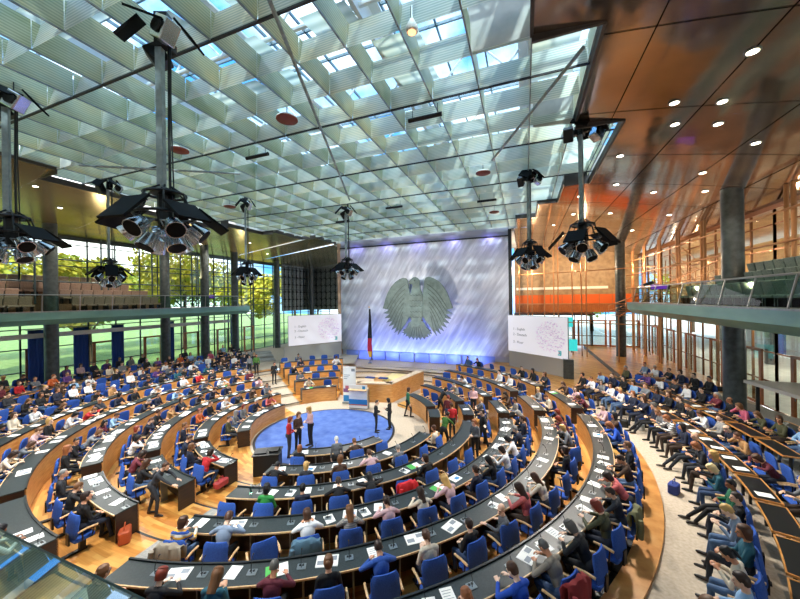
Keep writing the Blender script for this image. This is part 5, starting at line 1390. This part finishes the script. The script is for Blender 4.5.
rq = random.Random(4); sheet_pool = ['paper_sheet']*5+['blank_sheet']*4+['open_booklet']*5+['blue_brochure','green_brochure']
def place_sheet(kind,loc,rz,lab,grp):
    o = link(kind if kind != 'blank_sheet' else 'paper_sheet',PP[kind]); o.location = loc; o.rotation_euler = (0,0,rz); tag(o,lab,'paper',grp); return o
npaper = 0
for s in vis:
    a = R(s['a']); occ = s['who'] != 'empty'; place = f"{ORD[s['i']]} from left, {s['row']}, {s['blk']}"
    if s['desk']:
        r0 = ring_r(s['k']); z = s['z']+.785
        if s['blk'] in ('centre block','corner block','narrow block') and s['hp'][1] > 395:
            o = MIC if not mu else copy_tree(MIC,MK); mu = True
            aa = a+.42/r0; o.location = (CX+(r0+.26)*math.cos(aa),CY+(r0+.26)*math.sin(aa),z+.001); o.rotation_euler = (0,0,a+PI/2+PI)
            tag(o,f"gooseneck microphone at {place}",'microphone','desk microphones')
        pr = .82 if occ else .30
        if s['blk'].startswith('far'): pr *= .6
        if rq.random() < pr and npaper < 280:
            kind = rq.choice(sheet_pool); npaper += 1; off = rq.uniform(-.10,.08)/r0
            rr = r0+.24+rq.uniform(-.03,.03)
            place_sheet(kind,(CX+rr*math.cos(a+off),CY+rr*math.sin(a+off),z+.001),a+PI/2+rq.uniform(-.35,.35),f"{PD[kind]} at {place}",'papers on the desks')
            if rq.random() < .45 and s['hp'][1] > 400:
                kind = rq.choice(sheet_pool[:9]); npaper += 1; aa = a-.44/r0
                place_sheet(kind,(CX+(r0+.30)*math.cos(aa),CY+(r0+.30)*math.sin(aa),z+.001),a+PI/2+rq.uniform(-.5,.5),f"second {PD[kind]} at {place}",'papers on the desks')
    elif s['k'] >= 7 and any(math.hypot(CX+(s['r']-.85)*math.cos(a)-x,CY+(s['r']-.85)*math.sin(a)-y) < .75 for x,y in TABLES) and rq.random() < .6 and s['hp'][1] > 385:
        kind = rq.choice(sheet_pool[:9]); rr = s['r']-.84; npaper += 1
        place_sheet(kind,(CX+rr*math.cos(a),CY+rr*math.sin(a),s['z']+.742),a+PI/2+rq.uniform(-.3,.3),f"{PD[kind]} at {place}",'papers on the outer tables')
# bags, bottle, trolley, jackets
def bag(ux,uy,z,m,label,w=.42,h=.34,dz=0):
    x,y = floor_at(ux,uy,z); o = empty('bag',(x,y,z+.003),rq.random()*3); tag(o,label,'bag')
    b = MB(); b.rbox((-w/2,-.13,0),(w/2,.13,h),.07); b.build('bag_body',m,o,True)
    b = MB(); b.tube([(-.11,0,h-.02),(-.09,0,h+.12),(.09,0,h+.12),(.11,0,h-.02)],.012,6); b.build('handle',m,o,True)
bag(125,541,.54,cmat('orange bag','b2502a',.6),'orange-brown bag standing on the floor by a corner-block desk end')
bag(221,486,.36,cmat('red bag','a83a3a',.6),'red bag lying under a corner-block desk',.5,.22)
bag(674,493,.92,cmat('blue rucksack','273c86',.7),'blue rucksack on the carpet at the feet of the first outer row',.36,.30)
bag(640,430,.92,M['white'],'white carrier bag on the carpet before the first outer row',.32,.32)
bag(624,427,.92,M['black'],'black and white bag on the carpet before the first outer row',.34,.34)
x,y = floor_at(238,507,1.16); o = empty('water_bottle',(x,y,1.146)); tag(o,'clear water bottle standing on a centre-block desk','bottle')
x0 = math.hypot(x-CX,y-CY); 
kk = 2; rr = ring_r(2)+.3; an = math.atan2(y-CY,x-CX); o.location = (CX+rr*math.cos(an),CY+rr*math.sin(an),.36+.786)
b = MB(); b.lathe([(.03,0),(.034,.01),(.034,.16),(.014,.21),(.014,.235)],14); b.build('bottle_body',M['glass_green'],o,True)
b = MB(); b.lathe([(.016,.235),(.016,.255)],10); b.build('cap',M['white'],o)
# black control trolley at the edge of the carpet
x,y = floor_at(268,472,.0); t = empty('control_trolley',(x,y,.012),R(30)); tag(t,'black draped control trolley at the edge of the blue carpet','trolley')
b = MB(); b.rbox((-.50,-.35,0),(.50,.35,.80),.05); b.build('black_skirt',M['black'],t)
b = MB(); b.box((-.53,-.38,.80),(.53,.38,.84)); b.build('top',M['rim'],t)
b = MB(); b.box((-.45,-.25,.84),(.0,.15,.88)); b.box((.1,-.2,.84),(.45,.2,.92)); b.build('console',M['black_metal'],t)
def jacket(s_ok, m, label):
    for s in vis:
        if s_ok(s) and not s.get('jk'):
            s['jk'] = 1; a = R(s['a']); c,sn = math.cos(a),math.sin(a)
            o = empty('jacket',(s['p'][0]+.27*c,s['p'][1]+.27*sn,s['z']+.55),s['rz']); tag(o,label,'jacket')
            b = MB(); n = 12; vs = []
            for j,(zz,yy) in enumerate(((.0,-.10),(.2,-.09),(.44,-.075),(.50,-.03),(.50,.05),(.42,.085),(.2,.06))):
                for i in range(n+1):
                    u = -1+2*i/n; vs.append((u*(.34-.05*(j == 3)-.04*(j == 4)),yy+.02*math.sin(u*9+j)+.05*u*u-.02,zz+.02*math.sin(u*6)-.05*u*u))
            b.raw(vs,[(j*(n+1)+i,j*(n+1)+i+1,(j+1)*(n+1)+i+1,(j+1)*(n+1)+i) for j in range(6) for i in range(n)])
            g = b.build('garment',m,o,True); sd = g.modifiers.new('t','SOLIDIFY'); sd.thickness = .02
            b = MB(); b.tube([(-.3,-.14,.4),(-.33,-.16,.2),(-.30,-.14,-.02)],.05,8); b.build('sleeve',m,o,True)
            return
def near(x,y,key='cp',d=25): return lambda s: math.hypot(s[key][0]-x,s[key][1]-y) < d
jacket(near(292,548),cmat('denim cloth','4f6f84',.9),'grey-blue denim jacket hung over a centre-block chair back')
jacket(near(414,462),cmat('red cloth','c8242c',.9),'bright red jacket hung over a chair back in the centre block')
jacket(near(168,540),cmat('beige cloth','8f8676',.9),'beige coat hung over a chair back at the left end of the centre block')
jacket(near(618,500),cmat('olive striped cloth','6b6a4a',.9),'olive coat hung over a chair back in the outermost ring')
jacket(near(560,590),cmat('dark red cloth','7d1f22',.9),'dark red jacket hung over a chair back at the lower right')
# ================================================================== LIGHT, SKY, CAMERA
w = bpy.data.worlds.new('sky'); SC.world = w; w.use_nodes = True; nt = w.node_tree; nt.nodes.clear()
out = nt.nodes.new('ShaderNodeOutputWorld'); bg = nt.nodes.new('ShaderNodeBackground'); tc = nt.nodes.new('ShaderNodeTexCoord')
nz = nt.nodes.new('ShaderNodeTexNoise'); nz.inputs['Scale'].default_value = 3.2; nz.inputs['Detail'].default_value = 6
rp = nt.nodes.new('ShaderNodeValToRGB'); rp.color_ramp.elements[0].position = .44; rp.color_ramp.elements[0].color = (*hexc('4f93cf'),1)
rp.color_ramp.elements[1].position = .60; rp.color_ramp.elements[1].color = (*hexc('ffffff'),1)
nt.links.new(tc.outputs['Generated'],nz.inputs['Vector']); nt.links.new(nz.outputs[0],rp.inputs[0]); nt.links.new(rp.outputs[0],bg.inputs[0])
bg.inputs[1].default_value = SKY; nt.links.new(bg.outputs[0],out.inputs[0])
def light(name,typ,loc,energy,col=(1,1,1),target=None,**kw):
    l = bpy.data.lights.new(name,typ); l.energy = energy; l.color = col
    for k,v in kw.items(): setattr(l,k,v)
    o = bpy.data.objects.new(name,l); COL.objects.link(o); o.location = loc
    d = (Vector(target)-Vector(loc)) if target else Vector((0,0,-1))
    o.rotation_euler = d.to_track_quat('-Z','Y').to_euler(); return o
# spotlights of the hanging clusters
for i,(x,y,z) in enumerate(((-7.95,5.25,8.5),(2.05,13.9,8.25),(-11.7,20.2,8.4),(.27,18.3,8.4),(-16.7,16.1,8.0),(-20.6,10.7,7.8),(-14.75,5.1,8.2))):
    light('cluster_lamp','SPOT',(x,y,z-.3),LAMP,(1,.95,.87),None,spot_size=R(140),spot_blend=.6,shadow_soft_size=.3)
# eagle wall: low blue floodlights and a white flood that throws the eagle's shadow up the wall
for i in range(8):
    light('wall_floodlight','SPOT',(-18.2+2.25*i,29.7,.62),BLUE,(.20,.30,1.0),(-18.2+2.25*i,32.0,2.9),spot_size=R(120),spot_blend=1.,shadow_soft_size=.25)
for i in range(5):
    light('wall_floodlight','SPOT',(-17.5+3.6*i,30.9,13.1),BLUE*.13,(.30,.27,1.0),(-17.5+3.6*i,32.0,12.0),spot_size=R(130),spot_blend=1.,shadow_soft_size=.2)
light('eagle_spot','SPOT',(-8.2,22.8,1.45),EAG,(1,.97,.92),(-10.3,31.6,9.4),spot_size=R(70),spot_blend=1.,shadow_soft_size=.10)
light('eagle_spot','SPOT',(-13.6,21.5,9.0),EAG*.35,(1,.97,.93),(-14.,32,7.5),spot_size=R(70),spot_blend=.9,shadow_soft_size=.3)
light('eagle_spot','SPOT',(-1.0,19.5,9.0),EAG*.35,(1,.97,.93),(-5.,32,7.5),spot_size=R(70),spot_blend=.9,shadow_soft_size=.3)
# warm upward fill added on both galleries to brighten the metal ceilings
for y in (13.,17.5,22.,27.,33.): light('gallery_fill','SPOT',(8.6,y,7.3),WARM,(1,.66,.40),(11.5,y+3,12.),spot_size=R(140),spot_blend=1.,shadow_soft_size=.03)
for y in (8.,15.,22.,28.): light('gallery_fill','SPOT',(-29.2,y,9.2),WARM*.8,(1,.80,.45),(-27.5,y,13.),spot_size=R(130),spot_blend=1.,shadow_soft_size=.03)
# warm lights added on the bounce wall, with no fixtures of their own
for y in (26,32,38,43): light('foyer_light','POINT',(13.8,y,8.6),CORN*.16,(1,.70,.45),None,shadow_soft_size=.05)
# light of the recessed lamps over the galleries; rear fill is added to brighten the rear wall
for x,y in ((-26,8),(-27,13),(-27,18),(-27,23),(5.6,12.6),(7.5,18.5),(6.6,24)): light('soffit_lamp','SPOT',(x,y,sofz(x)-.15),SOFF,(1,.88,.72),(x+(-2.5 if x < 0 else 2.),y,6.5),spot_size=R(100),spot_blend=.8,shadow_soft_size=.1)
for x in (-24,-14,-4,5): light('rear_fill','SPOT',(x,-2.5,12.4),SOFF*1.6,(1,.88,.74),(x,-5,7),spot_size=R(130),spot_blend=.8,shadow_soft_size=.1)
# foyer lamps
for y in (14,24,34,44): light('foyer_light','POINT',(19,y,4.7),260,(1,.93,.82),None,shadow_soft_size=.4)
for x in (0.5,5,9): light('corner_fill','POINT',(x,38.5,10.2),CORN,(1,.72,.45),None,shadow_soft_size=.06)  # warm points added to brighten the back corner's columns and tubes
light('sun','SUN',(20,-20,60),SUNE,(1,.93,.82),(8,8,30),angle=R(3))
# camera
f_px = 326.; yaw = -math.atan(125/f_px); roll = -math.atan2(14,977)
fwd = Vector((math.sin(yaw),math.cos(yaw),0)); right = Vector((math.cos(yaw),-math.sin(yaw),0)); up = Vector((0,0,1))
r2 = right*math.cos(roll)+up*math.sin(roll); u2 = -right*math.sin(roll)+up*math.cos(roll)
cd = bpy.data.cameras.new('camera'); cam = bpy.data.objects.new('camera',cd); COL.objects.link(cam)
cam.matrix_world = Matrix(((r2.x,u2.x,-fwd.x,0),(r2.y,u2.y,-fwd.y,0),(r2.z,u2.z,-fwd.z,7.0),(0,0,0,1)))
cd.sensor_fit = 'HORIZONTAL'; cd.sensor_width = 36; cd.lens = 36*f_px/800; cd.clip_start = .05; cd.clip_end = 400
SC.camera = cam
SC.view_settings.view_transform = 'Standard'; SC.view_settings.look = 'None'; SC.view_settings.gamma = 1; SC.view_settings.exposure = EXPO
SC.cycles.max_bounces = 8; SC.cycles.diffuse_bounces = 4; SC.cycles.glossy_bounces = 4; SC.cycles.transparent_max_bounces = 16; SC.cycles.transmission_bounces = 4
SC.cycles.sample_clamp_indirect = 6; SC.cycles.caustics_reflective = False; SC.cycles.caustics_refractive = False
